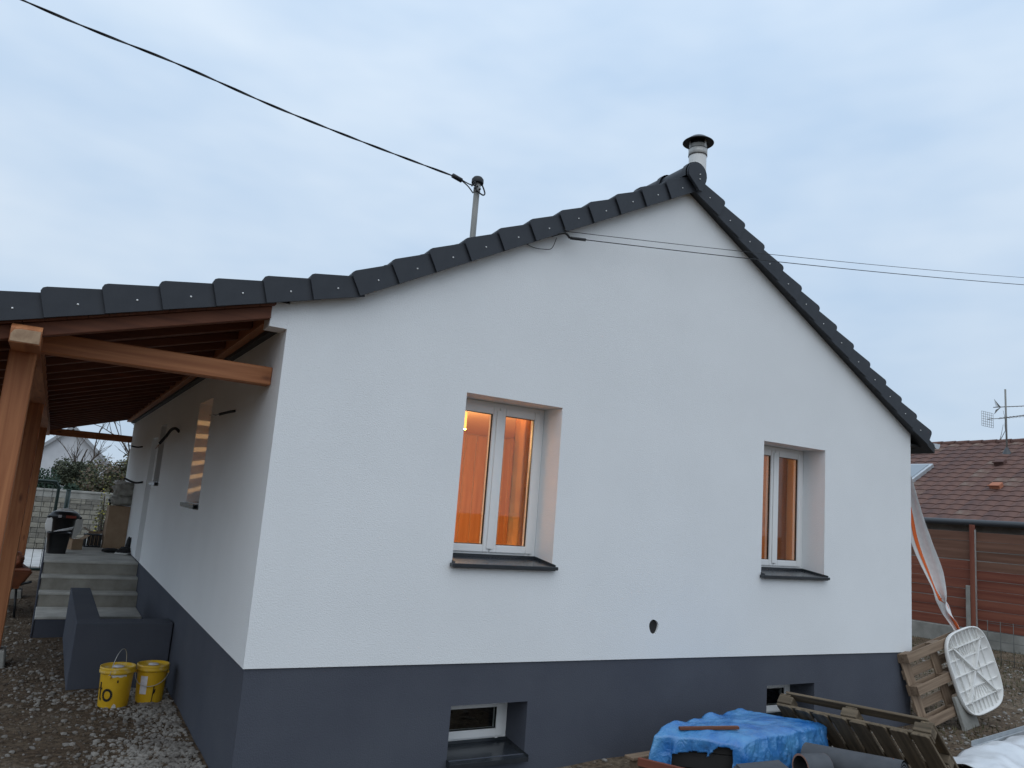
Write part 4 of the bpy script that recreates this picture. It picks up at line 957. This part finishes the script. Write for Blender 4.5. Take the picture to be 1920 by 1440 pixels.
def hollow(a, b, r, t):
    a = Vector(a); b = Vector(b); d = (b - a).normalized(); u_ = d.orthogonal().normalized(); v_ = d.cross(u_)
    def cyl(r_, inner, m, a_=a, b_=b):
        n = 36; vs = []
        for k in range(n): c = (u_ * math.cos(2 * math.pi * k / n) + v_ * math.sin(2 * math.pi * k / n)) * r_; vs += [a_ + c, b_ + c]
        fs = [(2 * k, 2 * ((k + 1) % n), 2 * ((k + 1) % n) + 1, 2 * k + 1) for k in range(n)]
        if inner: fs = [tuple(reversed(f)) for f in fs]
        m.add(vs, fs, True)
    m = MB(); cyl(r, False, m); m.build('outer_skin', 'foam_grey', tb_)
    m = MB(); cyl(r - t, True, m); m.build('inner_skin', 'tube_inner', tb_)
    n = 36
    for p in (a, b):
        m = MB(); vs = []
        for k in range(n): c = u_ * math.cos(2 * math.pi * k / n) + v_ * math.sin(2 * math.pi * k / n); vs += [p + c * (r + .001), p + c * (r - t - .001)]
        m.add(vs, [(2 * k, 2 * k + 1, 2 * ((k + 1) % n) + 1, 2 * ((k + 1) % n)) for k in range(n)])
        m.build('cut_edge', 'tube_brown', tb_)
hollow((0.31, 0.17, 0.055), (0.53, 0.12, 0.055), 0.10, 0.012)
fb = thing('foam_block', 'dark grey folded foam sheet in front of the blue tarpaulin', 'foam', (3.55, -1.42, 0.0), R(-20))
m = MB(); m.hexa([(-0.22, -0.30, 0.0), (0.22, -0.30, 0.0), (0.22, 0.30, 0.0), (-0.22, 0.30, 0.0), (-0.22, -0.30, 0.25), (0.20, -0.30, 0.27), (0.22, 0.30, 0.30), (-0.20, 0.26, 0.27)]); m.build('sheet', 'foam_grey', fb, bevel=0.025, seg=3)
m = MB(); m.box(-0.23, 0.23, -0.31, 0.29, 0.08, 0.09); m.build('seam', 'tube_inner', fb)

# ------------------------------------------------------------------ white tabletop leaning on the pale pallet
def tabletop():
    ex = Vector((0.974, -0.039, 0.223)).normalized(); ey = Vector((-0.211, 0.20, 0.957)); ey = (ey - ex * ey.dot(ex)).normalized(); ez = ex.cross(ey)
    M = frame(Vector((8.30, -0.26, 0.612)), ex, ey, ez)
    o = thing('tabletop', 'white plastic garden tabletop showing its ribbed underside, leaning on the pallet', 'tabletop', M=M)
    n = 64; hx, hy = TX, TY
    def ring(s, z, e=0.58):
        return [(abs(math.cos(a)) ** e * hx * s * (1 if math.cos(a) >= 0 else -1), abs(math.sin(a)) ** e * hy * s * (1 if math.sin(a) >= 0 else -1), z) for a in [2 * math.pi * (k + .5) / n for k in range(n)]]
    m = MB(); prof = [(0.001, -0.03), (0.97, -0.03), (0.995, -0.022), (1.0, -0.005), (1.0, 0.020), (0.985, 0.024), (0.965, 0.020), (0.955, -0.018), (0.001, -0.018)]
    vs = []
    for s, z in prof: vs += ring(s, z)
    m.add(vs, [(i * n + k, i * n + (k + 1) % n, (i + 1) * n + (k + 1) % n, (i + 1) * n + k) for i in range(len(prof) - 1) for k in range(n)], True)
    m.build('top', 'plastic_white', o)
    def rib(a, b, h=0.032, t=0.007, z0=-0.019):
        a = Vector(a); b = Vector(b); d = (b - a).normalized(); s = Vector((-d.y, d.x)) * t / 2
        m = MB(); m.hexa([(a.x - s.x, a.y - s.y, z0), (b.x - s.x, b.y - s.y, z0), (b.x + s.x, b.y + s.y, z0), (a.x + s.x, a.y + s.y, z0), (a.x - s.x, a.y - s.y, z0 + h), (b.x - s.x, b.y - s.y, z0 + h), (b.x + s.x, b.y + s.y, z0 + h), (a.x + s.x, a.y + s.y, z0 + h)])
        m.build('rib', 'plastic_white', o)
    X, Y = hx * 0.64, hy * 0.64
    for sx in (-1, 1):
        for sy in (-1, 1): rib((0, 0), (sx * X, sy * Y), 0.045, 0.02)
    rib((-X, Y), (X, Y), 0.042); rib((-X, -Y), (X, -Y), 0.042); rib((-hx * .95, 0), (hx * .95, 0), 0.034)
    for sx in (-1, 1):
        rib((sx * X, -Y), (sx * X, Y), 0.022)
        rib((sx * hx * 0.34, -hy * .94), (sx * hx * 0.34, hy * .94), 0.018)
        for sy in (-1, 1): rib((sx * X, sy * Y), (sx * hx * .87, sy * Y), 0.036); rib((sx * X, sy * Y), (sx * X * 1.0, sy * hy * .86), 0.026)
    for sy in (-1, 1):
        rib((-X * .55, sy * Y * .55), (X * .55, sy * Y * .55), 0.026); rib((-hx * .95, sy * hy * .36), (-X * .6, sy * hy * .36), 0.02); rib((hx * .95, sy * hy * .36), (X * .6, sy * hy * .36), 0.02)
        for k in range(-3, 4): rib((k * X * 0.28, sy * Y), (k * X * 0.28, sy * hy * .93), 0.018, 0.005); rib((k * X * 0.13, sy * Y * .6), (k * X * 0.22, sy * Y), 0.014, 0.005)
        for sx in (-1, 1):
            m = MB(); m.lathe([(0.016, -0.019), (0.018, 0.03), (0.011, 0.03), (0.010, -0.0185)], n=16); m.xf(Matrix.Translation((sx * X, sy * Y, 0))); m.build('leg_socket', 'plastic_dirty', o)
    m = MB(); m.lathe([(0.014, -0.019), (0.015, 0.034), (0.001, 0.034)], n=16); m.build('hub', 'plastic_dirty', o)
TX, TY = 0.41, 0.468
tabletop()
# concrete slab and rubble under it
sl = MB(); sl.box(0, 0.50, 0.0, 0.36, -0.04, 0.0); o = sl.build('stone_slab', 'concrete_old', bevel=0.006)
sx_ = Vector((0.97, 0.22, 0)).normalized(); sy_ = Vector((-0.14, 0.17, 0.62)); sy_ = (sy_ - sx_ * sy_.dot(sx_)).normalized()
o.matrix_world = frame(Vector((7.89, -0.385, -0.01)), sx_, sy_, sx_.cross(sy_)); tag(o, 'grey brown paving slab leaning below the white tabletop', 'slab')

# ------------------------------------------------------------------ twisted white and orange barrier strip
def tape():
    o = thing('barrier_strip', 'twisted white and orange plastic strip hanging down to the tabletop', 'strip', (8.0, 0.1, 2.9))
    b = Vector((8.0, 0.1, 2.9))
    cl = smooth_path([(7.62, 0.25, 3.12), (7.70, 0.20, 2.80), (7.80, 0.16, 2.45), (7.90, 0.12, 2.05), (8.02, 0.06, 1.70), (8.10, 0.02, 1.45), (8.20, -0.04, 1.20), (8.28, -0.10, 1.02)], 10)
    n = len(cl); vw = []; vo = []; vb = []
    rt = Vector((0.55, -0.83, 0.12)).normalized()
    for i, p in enumerate(cl):
        t = i / (n - 1)
        hw = 0.135 * (1 - abs(t - 0.40) * 1.3) * (0.9 + 0.1 * math.sin(t * 14)); hw = max(hw, 0.035 + 0.01 * math.sin(t * 30))
        tw = R(18) * math.sin(t * 7) + (R(60) * math.exp(-((t - 0.80) / 0.07) ** 2))
        d = (cl[min(i + 1, n - 1)] - cl[max(i - 1, 0)]).normalized(); s = rt * math.cos(tw) + d.cross(rt) * math.sin(tw)
        oc = -0.42 if t < 0.78 else 0.35; ow = 0.20 if t < 0.78 else 0.60
        if abs(t - 0.79) < 0.03: ow = 0.05
        q = p - b; nrm_ = s.cross(d).normalized()
        sag = lambda f: nrm_ * (0.05 * math.cos(f * 3.0))
        for f in (-1, -0.5, 0, 0.5, 1): vw.append(q + s * hw * f + sag(f))
        for f in (oc - ow, oc + ow): 
            nn_ = nrm_ * (0.006 if nrm_.dot(Vector((-.84, -.53, 0))) > 0 else -0.006); vo.append(q + s * hw * f + sag(f) + nn_)
    m = MB(); m.add(vw, [(5 * i + k, 5 * i + k + 1, 5 * i + k + 6, 5 * i + k + 5) for i in range(n - 1) for k in range(4)], True); w_ = m.build('white_film', 'tape_white', o)
    m = MB(); m.add(vo, [(2 * i, 2 * i + 1, 2 * i + 3, 2 * i + 2) for i in range(n - 1)], True); o2 = m.build('orange_band', 'tape_orange', o)
    for x in (w_, o2): md = x.modifiers.new('t', 'SOLIDIFY'); md.thickness = 0.002
tape()

# ------------------------------------------------------------------ white sheet and channel, bottom right
ws = MB(); na, nb_ = 30, 20; vs = []
for j in range(nb_ + 1):
    for i in range(na + 1):
        a, b = i / na, j / nb_; x = 6.05 + 1.9 * a; y = -1.75 + 0.62 * b + 0.25 * a
        vs.append((x, y, 0.06 + 0.10 * math.sin(b * 3.0) * (0.6 + 0.5 * a) + 0.05 * noise.noise((x * 2.5, y * 3, 0)) + 0.03 * noise.noise((x * 7, y * 6, 2))))
ws.add(vs, [(j * (na + 1) + i, j * (na + 1) + i + 1, (j + 1) * (na + 1) + i + 1, (j + 1) * (na + 1) + i) for j in range(nb_) for i in range(na)], True)
o = ws.build('plastic_sheet', 'film_white'); tag(o, 'crumpled white plastic sheet on the ground at the lower right', 'sheet'); md = o.modifiers.new('t', 'SOLIDIFY'); md.thickness = 0.004
chn = MB(); chn.box(0, 1.6, 0, 0.10, 0, 0.006); chn.box(0, 1.6, 0, 0.006, 0.0065, 0.05); chn.box(0, 1.6, 0.094, 0.10, 0.0065, 0.05); o = chn.build('channel_profile', 'zinc', bevel=0.001)
o.matrix_world = Matrix.Translation((7.10, -0.98, 0.04)) @ Matrix.Rotation(R(8), 4, 'Z'); tag(o, 'pale metal channel profile lying beside the plastic sheet', 'profile')

# ------------------------------------------------------------------ fence on the right
fence = thing('plank_fence', 'dark red-brown horizontal plank fence on a concrete base', 'fence', (15.7, 4, 0))
FA, FB_ = Vector((15.25, 6.6, 0)), Vector((16.45, 0.2, 0)); fd = (FB_ - FA).normalized(); fn = Vector((fd.y, -fd.x, 0))
if fn.dot(Vector((-1, -0.5, 0))) < 0: fn = -fn
FM = frame(FA, fd, -fn, (0, 0, 1)) if fd.cross(-fn).z > 0 else frame(FA, fd, fn, (0, 0, 1))
fence.matrix_world = FM; FL = (FB_ - FA).length; sgn = -1 if fd.cross(-fn).z > 0 else 1    # sgn: local y towards viewer
m = MB(); m.box(0, FL, 0.0, 0.12, -0.2, 0.33); m.build('base', 'concrete_old', fence, bevel=0.01)
PY = (0.45, 2.82, 5.2)
rf = random.Random(5); npk = 10; hh = (2.36 - 0.345) / npk
xs_ = [0, 0.45, 2.82, 5.2, FL]
for b in range(4):
    for k in range(npk):
        z0 = 0.345 + k * hh; g_ = rf.choice((0.004, 0.006, 0.009, 0.014, 0.018))
        m = MB(); t0, t1 = rf.uniform(-.004, .004), rf.uniform(-.004, .004); dpt = rf.uniform(0.03, 0.06)
        m.hexa([(xs_[b] + .055, dpt, z0 + t0), (xs_[b + 1] - .055, dpt, z0 + t1), (xs_[b + 1] - .055, dpt + .022, z0 + t1), (xs_[b] + .055, dpt + .022, z0 + t0),
                (xs_[b] + .055, dpt, z0 + hh - g_ + t0 * .4), (xs_[b + 1] - .055, dpt, z0 + hh - g_ + t1 * .4), (xs_[b + 1] - .055, dpt + .022, z0 + hh - g_ + t1 * .4), (xs_[b] + .055, dpt + .022, z0 + hh - g_ + t0 * .4)])
        m.build('plank', 'fence_top_x' if k > 5 + b % 2 else 'fence_wood_x', fence, bevel=0.003)
for x in PY:
    ys = -0.05 if sgn < 0 else 0.05
    m = MB(); m.box(x - .045, x + .045, -0.055, 0.028, 0.33, 2.50); m.build('post', 'fence_wood_z', fence, bevel=0.005)
    m = MB(); m.box(x + .046, x + .058, -0.03, 0.028, 0.33, 2.40); m.build('post_edge', 'steel_grey', fence)
    m = MB(); m.box(x - .13, x - .046, -0.07, 0.025, 0.20, 1.22); m.build('concrete_post', 'concrete_old', fence, bevel=0.006)
wg = thing('wire_fence', 'thin rusty wire mesh fence in front of the plank fence', 'fence', (13.6, 2.4, 0))
for k in range(14):
    m = MB(); m.tube([(0.2 * k * 0.19, -0.2 * k, 0), (0.2 * k * 0.19, -0.2 * k, 0.75)], 0.006, 5); m.build('upright', 'wire_mesh', wg)
for k in range(5):
    m = MB(); m.tube([(0, 0, 0.1 + 0.15 * k), (0.52, -2.7, 0.1 + 0.15 * k)], 0.004, 5); m.build('wire', 'wire_mesh', wg)

# ------------------------------------------------------------------ neighbour's house with clay tile roof
nb = thing('house', 'neighbouring low house with red-brown clay tile roof behind the fence', 'house', (17.6, 4, 0))
GX, GZ, RX, RZ = 17.6, 2.62, 22.2, 5.08
m = MB(); m.box(0.35, 9.0, -9, 12, -0.1, 2.62); m.build('wall', 'concrete_old', nb)
ny0, ny1 = -9.0, 12.0
lx = lambda x: x - 17.6
sl_n = (RZ - GZ) / (RX - GX); an = math.atan(sl_n); rl = math.hypot(RX - GX, RZ - GZ)
m = MB(); m.prism([(lx(GX), GZ - 0.03), (lx(RX), RZ - 0.03), (lx(RX) + 4.6, GZ - 0.03)], lambda p: (p[0], ny0, p[1]), lambda p: (p[0], ny1, p[1])); nroof = m.build('roof', 'clay_tile_b', nb)
NR = 18; tw = 0.36; tl = rl / NR
def clay_mesh():
    m = MB(); n = 6; vs = []
    for (u_, h0) in ((0.0, 0.03), (tl + 0.05, 0.008)):
        for k in range(n + 1):
            f = k / n; vs.append((u_ + (0.028 * math.sin(math.pi * f) if u_ == 0 else 0) * -1, tw * (f - 0.5), h0 + 0.035 * math.sin(math.pi * f)))
    top = [(k, n + 1 + k, n + 2 + k, k + 1) for k in range(n)]
    m.add(vs, top, True)
    vf = [vs[k] for k in range(n + 1)] + [(vs[k][0], vs[k][1], vs[k][2] - 0.03) for k in range(n + 1)]
    m.add(vf, [(k, k + 1, n + 2 + k, n + 1 + k) for k in range(n)])
    return m
cms = [clay_mesh().mesh('clay_tile', 'clay_tile_' + c) for c in 'aabbc']
rest = MB(); rt_ = random.Random(11)
ym0, ym1 = -0.3, 5.4
RB = Matrix.Rotation(-an, 4, 'Y')
for i in range(NR):
    for k in range(int((ny1 - ny0) / tw)):
        y = ny0 + (k + 0.5) * tw; u_ = i * tl
        loc = Vector((lx(GX) + u_ * math.cos(an), y, GZ + u_ * math.sin(an)))
        M = Matrix.Translation(loc) @ Matrix.Rotation(-an + rt_.uniform(-.006, .006), 4, 'Y') @ Matrix.Rotation(rt_.uniform(-.012, .012), 4, 'Z')
        yw = y + 4
        if 3.7 < yw < 8.7:
            idx_ = rt_.choice((0, 0, 1, 2, 3, 4)) % 5
            streak = 5.75 < yw < 6.2 and i > 6 and rt_.random() < 0.8
            o = obj('clay_tile', cms[4] if streak and rt_.random() < .75 else cms[idx_ if idx_ < 4 or rt_.random() < .3 else 1], nroof); o.matrix_local = M
        else:
            c = clay_mesh(); c.xf(M); rest.add(c.v, c.f, False)
o = rest.build('clay_tiles', 'clay_tile_a', nroof); o['kind'] = 'stuff'
rd = MB(); rd.tube([(0, 0, 0), (0, 0.42, 0)], [0.10, 0.085], 10); rdm = rd.mesh('ridge_tile', 'clay_tile_a')
for k in range(int((ny1 - ny0) / 0.4)): o = obj('ridge_tile', rdm, nroof); o.location = (lx(RX), ny0 + k * 0.4, RZ + 0.015)
m = MB(); m.tube([(lx(GX) - 0.06, ny0, GZ - 0.02), (lx(GX) - 0.06, ny1, GZ - 0.02)], 0.075, 12); m.build('gutter', 'gutter_dark', nb)
def on_roof(u_, y, h=0.0): return Matrix.Translation((lx(GX) + u_ * math.cos(an) - h * math.sin(an), y, GZ + u_ * math.sin(an) + h * math.cos(an))) @ Matrix.Rotation(-an, 4, 'Y')
m = MB(); m.box(0, 1.15, -0.40, 0.40, 0.02, 0.16); o = m.build('skylight', 'zinc', nroof, bevel=0.01); o.matrix_local = on_roof(2.15, 3.86)
m = MB(); m.box(0.09, 1.06, -0.32, 0.32, 0.161, 0.172); o = m.build('skylight_pane', 'glass_skylight', nroof); o.matrix_local = on_roof(2.15, 3.86)
for (u_, y, mt) in ((1.83, 1.13, 'clay_bright'), (3.40, 1.73, 'clay_tile_b')):
    m = MB(); m.box(0, 0.20, -0.13, 0.13, 0.03, 0.15); m.box(-0.03, 0.0, -0.15, 0.15, 0.13, 0.16); o = m.build('roof_vent', mt, nroof, bevel=0.01); o.matrix_local = on_roof(u_, y)
an_ = thing('tv_antenna', 'rooftop television antenna mast with two yagi aerials', 'antenna', (21.4, 5.93, 4.62))
m = MB(); m.tube([(0, 0, 0), (0, 0, 1.87)], 0.025, 8); m.build('mast', 'steel_dull', an_)
m = MB(); m.lathe([(0.14, 0.0), (0.03, 0.22)], n=16); m.build('flashing', 'gutter_dark', an_)
def yagi(z, dr_, L_, n_, el):
    d = Vector(dr_).normalized(); s = d.cross(Vector((0, 0, 1))).normalized()
    m = MB(); m.tube([-d * L_ * .25 + Vector((0, 0, z)), d * L_ * .75 + Vector((0, 0, z + .04))], 0.012, 6)
    for k in range(n_):
        p = d * (L_ * (-.1 + .8 * k / n_)) + Vector((0, 0, z + .01)); m.tube([p - s * el, p + s * el], 0.006, 5)
    return m, d, s
m, d, s = yagi(1.36, (0.4, -1, 0), 1.2, 10, 0.07); m.build('aerial', 'steel_dull', an_)
m2 = MB()
for k in range(6):
    for sg in (-1, 1): m2.tube([-d * .12 + Vector((0, 0, 1.36)), -d * .26 + Vector((0, 0, 1.36 + sg * (.06 + .03 * k))) + s * (-.15 + .06 * k)], 0.006, 5)
m2.build('reflector', 'steel_dull', an_)
m, d, s = yagi(1.05, (-0.2, -1, 0), 0.9, 7, 0.14); m.build('aerial', 'steel_dull', an_)
m2 = MB()
for k in range(7):
    m2.tube([Vector((0, 0.5, 0.83 + .07 * k)) + Vector((-.3, 0, 0)), Vector((0, 0.5, 0.83 + .07 * k)) + Vector((.3, 0, 0))], 0.005, 5)
    m2.tube([Vector((-.3 + .1 * k, 0.5, 0.83)), Vector((-.3 + .1 * k, 0.5, 1.25))], 0.005, 5)
m2.tube([Vector((0, 0, 1.05)), Vector((0, 0.5, 1.05))], 0.01, 6); m2.build('grid_reflector', 'steel_dull', an_)

# ------------------------------------------------------------------ background on the left: block wall, gate, mesh
bw = thing('block_wall', 'long low grey concrete block wall behind the porch', 'wall', (-1, 19.2, 0))
m = MB(); m.box(-8, 6, 0.03, 0.20, -0.1, 1.42); m.build('core', 'mortar', bw)
m = MB(); m.box(-8, 6, -0.03, 0.24, 1.58, 1.64); m.build('coping', 'concrete_old', bw, bevel=0.01)
m = MB(); m.box(-8, 6, 0.0, 0.21, 1.421, 1.579); m.build('top_course', 'concrete_old', bw)
bms = [MB().box(-0.192, 0.192, 0, 0.05, 0.004, 0.131).mesh('block', b_, bevel=0.006) for b_ in ('block_a', 'block_b', 'block_a')]
rb = random.Random(2)
for i in range(10):
    for k in range(14):
        o = obj('block', rb.choice(bms), bw); o.location = (-2.2 + 0.40 * k + (0.2 if i % 2 else 0), rb.uniform(-.008, .004), 0.03 + 0.139 * i)
gt = thing('garden_gate', 'dark green tubular gate with mesh infill in front of the block wall', 'gate', (-1.4, 13.2, 0))
m = MB(); m.tube(smooth_path([(-1.6, 0, 1.88), (0.05, 0, 1.88), (0.16, 0, 1.86), (0.24, 0, 1.78), (0.25, 0, 1.65), (0.25, 0, 0.1)]), 0.032, 10); m.tube([(-1.6, 0, 0.1), (0.25, 0, 0.1)], 0.03, 8); m.build('frame', 'gate_green', gt)
for k in range(11):
    m = MB(); m.tube([(0.15 - 0.16 * k, 0, 0.1), (0.15 - 0.16 * k, 0, 1.85)], 0.006, 5); m.build('bar', 'wire_mesh', gt)
gp = MB().tube([(0, 0, 0), (0, 0, 1.72)], 0.045, 12); o = gp.build('gate_post', 'gate_green'); o.location = (-0.96, 13.25, 0); tag(o, 'dark green steel post beside the tubular gate', 'post')
cp = MB().lathe([(0.047, 1.72), (0.047, 1.735), (0.0001, 1.745)], n=12).build('cap', 'gate_green', o)
wf = thing('mesh_panel', 'thin welded mesh fence panel between gate post and house', 'fence', (-0.9, 13.3, 0))
for k in range(9):
    m = MB(); m.tube([(0.2 * k, 0, 0.1), (0.2 * k, 0, 1.55)], 0.005, 5); m.build('upright', 'wire_mesh', wf)
for k in range(16):
    m = MB(); m.tube([(0, 0, 0.1 + 0.095 * k), (1.7, 0, 0.1 + 0.095 * k)], 0.004, 5); m.build('wire', 'wire_mesh', wf)

# far white house
fh = thing('house', 'distant pale house gable rising behind the bushes', 'house', (-0.55, 58, -0.45))
m = MB(); m.prism([(-5.0, -0.2), (5.0, -0.2), (5.0, 1.2), (0, 5.9), (-5.0, 1.2)], lambda p: (p[0], 0, p[1]), lambda p: (p[0], 9, p[1])); m.build('wall', 'house_white', fh)
for s in (-1, 1):
    m = MB(); m.bar((s * -0.1, 4.4, 6.08), (s * 5.6, 4.4, 0.78), 9.6, 0.22, up=(0, 0, 1)); m.build('roof_slope', 'roof_grey', fh)

# ------------------------------------------------------------------ vegetation
def foliage(name, label, loc, rx, ry, rz_, mts, n, size, seed, cat='bush', trunk_h=0.4, group=None, clumps=16):
    o = thing(name, label, cat, loc, group=group); rn = random.Random(seed)
    cl = []
    for _ in range(clumps):
        d = Vector((rn.gauss(0, 1), rn.gauss(0, 1), rn.gauss(0, 1))).normalized() * (rn.random() ** 0.4) * 0.75
        cl.append((Vector((d.x * rx, d.y * ry, rz_ + d.z * rz_ * 0.95)), rn.uniform(0.25, 0.5)))
    ms_ = {t: MB() for t in mts}
    for _ in range(n):
        c, r_ = rn.choice(cl); d = Vector((rn.gauss(0, 1), rn.gauss(0, 1), rn.gauss(0, 1))).normalized() * (0.55 + 0.55 * rn.random())
        p = c + Vector((d.x * rx, d.y * ry, d.z * rz_)) * r_
        if p.z < 0.02: continue
        a = Vector((rn.gauss(0, 1), rn.gauss(0, 1), rn.gauss(0, 1))).normalized(); b = a.orthogonal().normalized(); s_ = size * rn.uniform(0.5, 1.3)
        m = ms_[rn.choice(mts)]; L_ = a * s_; w_ = b * s_ * 0.38
        m.add([p - L_ * .5, p + w_, p + L_ * .5, p - w_], [(0, 1, 2, 3)])
    for t in ms_: ms_[t].build('crown', t, o)
    m = MB()
    for k in range(9):
        c, _r = cl[k % len(cl)]; m.tube(smooth_path([(rn.uniform(-.1, .1) * rx, rn.uniform(-.1, .1) * ry, -0.05), (c.x * .4, c.y * .4, c.z * .45), tuple(c)], 4), [0.035 - 0.003 * q for q in range(9)], 6)
    m.build('trunk', 'bark', o); return o
foliage('evergreen_bush', 'dark evergreen bush above the block wall beside the gate', (-1.25, 20.8, 0), 0.85, 0.7, 1.15, ['leaf_dark'], 15000, 0.085, 3)
foliage('bush', 'large olive and brown bush behind the wall near the house', (0.55, 21.6, 0), 1.25, 1.0, 1.55, ['leaf_olive', 'leaf_brown', 'leaf_conifer'], 26000, 0.085, 5, clumps=34)
foliage('conifer', 'feathery grey-green conifer crown in front of the distant house', (-0.62, 25.0, 1.2), 0.75, 0.7, 0.85, ['leaf_conifer'], 8000, 0.085, 9, cat='tree')
foliage('hedge', 'dark hedge running behind the porch posts', (-3.6, 21.5, 0), 1.7, 0.8, 1.0, ['leaf_dark', 'leaf_olive'], 7000, 0.1, 12, cat='hedge')
foliage('flowering_shrub', 'small shrub with yellow leaves at the end of the house', (-0.12, 15.6, 0.4), 0.22, 0.2, 0.85, ['leaf_yellow', 'leaf_olive', 'leaf_olive', 'leaf_olive'], 500, 0.05, 15)
def bare_tree(label, loc, h, seed, spread=0.5):
    o = thing('bare_tree', label, 'tree', loc, group='leafless trees'); rn = random.Random(seed); tr = MB(); cr2 = MB()
    def grow(p, d, L_, r_, lev):
        pts = [p]; q = p.copy(); dd = d.copy()
        for k in range(4):
            dd = (dd + Vector((rn.uniform(-.18, .18), rn.uniform(-.18, .18), rn.uniform(-.05, .14)))).normalized(); q = q + dd * L_ / 4; pts.append(q.copy())
        (tr if lev == 0 else cr2).tube(pts, [r_ * (1 - 0.14 * k) for k in range(5)], 5 if lev else 8, caps=False)
        if lev < 4:
            for _ in range(3 if lev < 3 else 2):
                f = rn.choice(pts[1:]) if lev else rn.choice(pts[2:])
                nd = (dd + Vector((rn.uniform(-1, 1), rn.uniform(-1, 1), rn.uniform(-.2, .7))) * spread * 1.4).normalized()
                grow(f.copy(), nd, L_ * rn.uniform(.55, .75), r_ * 0.55, lev + 1)
    grow(Vector((0, 0, 0)), Vector((0, 0, 1)), h * 0.45, h * 0.02, 0)
    grow(Vector((0, 0, h * .3)), Vector((0.2, 0.1, 1)).normalized(), h * 0.4, h * 0.014, 1)
    tr.build('trunk', 'bark', o); cr2.build('crown', 'bark', o)
bare_tree('leafless tree with fine twigs behind the olive bush', (1.35, 27, 0), 4.6, 4)
bare_tree('thin leafless tree close to the far end of the house', (2.4, 24, 0), 5.2, 8)
bare_tree('leafless tree left of the distant gable', (-0.3, 30, 0), 4.2, 21)
bare_tree('leafless shrubby tree right of the distant gable', (1.9, 33, 0), 5.4, 23, 0.6)
bare_tree('far leafless tree beyond the neighbouring roof', (34, 11.3, 0), 7.6, 30)

# ------------------------------------------------------------------ stones and grass
def stones(name, label, n, area, smin, smax, mt, seed, zone):
    rn = random.Random(seed); base = []
    for b_ in range(6):
        bm = bmesh.new(); bmesh.ops.create_icosphere(bm, subdivisions=1, radius=1)
        for v_ in bm.verts: v_.co *= rn.uniform(0.7, 1.15); v_.co.z *= 0.62
        base.append(([v_.co.copy() for v_ in bm.verts], [tuple(q.index for q in f.verts) for f in bm.faces])); bm.free()
    m = MB(); c = 0
    while c < n:
        x = rn.uniform(area[0], area[1]); y = rn.uniform(area[2], area[3])
        if not zone(x, y, rn): continue
        c += 1; s_ = smin + (smax - smin) * rn.random() ** 3; vs, fs = rn.choice(base); a = rn.uniform(0, 6.28); ca, sa = math.cos(a), math.sin(a); sx = rn.uniform(.7, 1.4)
        z = gz(x, y) + s_ * 0.25
        m.add([(x + (v_.x * sx * ca - v_.y * sa) * s_, y + (v_.x * sx * sa + v_.y * ca) * s_, z + v_.z * s_) for v_ in vs], fs)
    tag(m.build(name, mt), label, kind='stuff', cat='gravel')
def z_left(x, y, rn):
    if y > 3.2 and x > -0.9: return False
    if y > 6.0 and x > -1.25: return False
    k = 1.3 * math.exp(-((x + 0.05) / (0.40 + 0.06 * max(0, 3 - y))) ** 2) + 0.035 + (0.10 if noise.noise((x * 1.3, y * 0.8, 31)) > 0.25 else 0)
    return x < -0.02 and rn.random() < k * (0.5 + 0.9 * noise.noise((x * .9, y * .9, 7)) + .3)
stones('gravel', 'grey crushed gravel scattered along the foot of the side wall', 7500, (-2.6, -0.02, -0.2, 8.5), 0.005, 0.030, 'stone', 1, z_left)
stones('rubble', 'dark brown clods and pebbles on the muddy ground', 7000, (-3.0, -0.1, -0.5, 9.5), 0.005, 0.024, 'stone_dark', 2, lambda x, y, rn: not (y > 3.2 and x > -0.9) and not (y > 6.0 and x > -1.25))
stones('gravel', 'pale pebbles scattered on the ground right of the house', 4200, (2.0, 14.0, -2.6, 5.5), 0.006, 0.034, 'stone', 3, lambda x, y, rn: (y < -0.02 or x > 7.55) and rn.random() < 0.4 + noise.noise((x * .8, y * .8, 1)))
stones('rubble', 'brown clods on the ground right of the house', 5200, (2.0, 14.5, -2.6, 5.5), 0.006, 0.034, 'stone_dark', 4, lambda x, y, rn: (y < -0.02 or x > 7.55))
def grass():
    rn = random.Random(6); m = MB(); c = 0
    while c < 16000:
        x = rn.uniform(7.2, 16.0); y = rn.uniform(-2.5, 6.5)
        if (x < 7.6 and y > -0.1) or rn.random() > 0.35 + 0.9 * noise.noise((x * .7, y * .7, 2.2)) + (0.3 if x > 9.5 else 0): continue
        c += 1; h_ = rn.uniform(.02, .065); a = rn.uniform(0, 6.28); w_ = 0.006; z = gz(x, y); dx, dy = math.cos(a), math.sin(a); ln = rn.uniform(-.6, .6)
        m.add([(x - dx * w_, y - dy * w_, z), (x + dx * w_, y + dy * w_, z), (x + dy * h_ * ln, y - dx * h_ * ln, z + h_)], [(0, 1, 2)])
    tag(m.build('grass', 'grass_blade'), 'thin trampled grass on the ground right of the house', 'grass', kind='stuff')
grass()
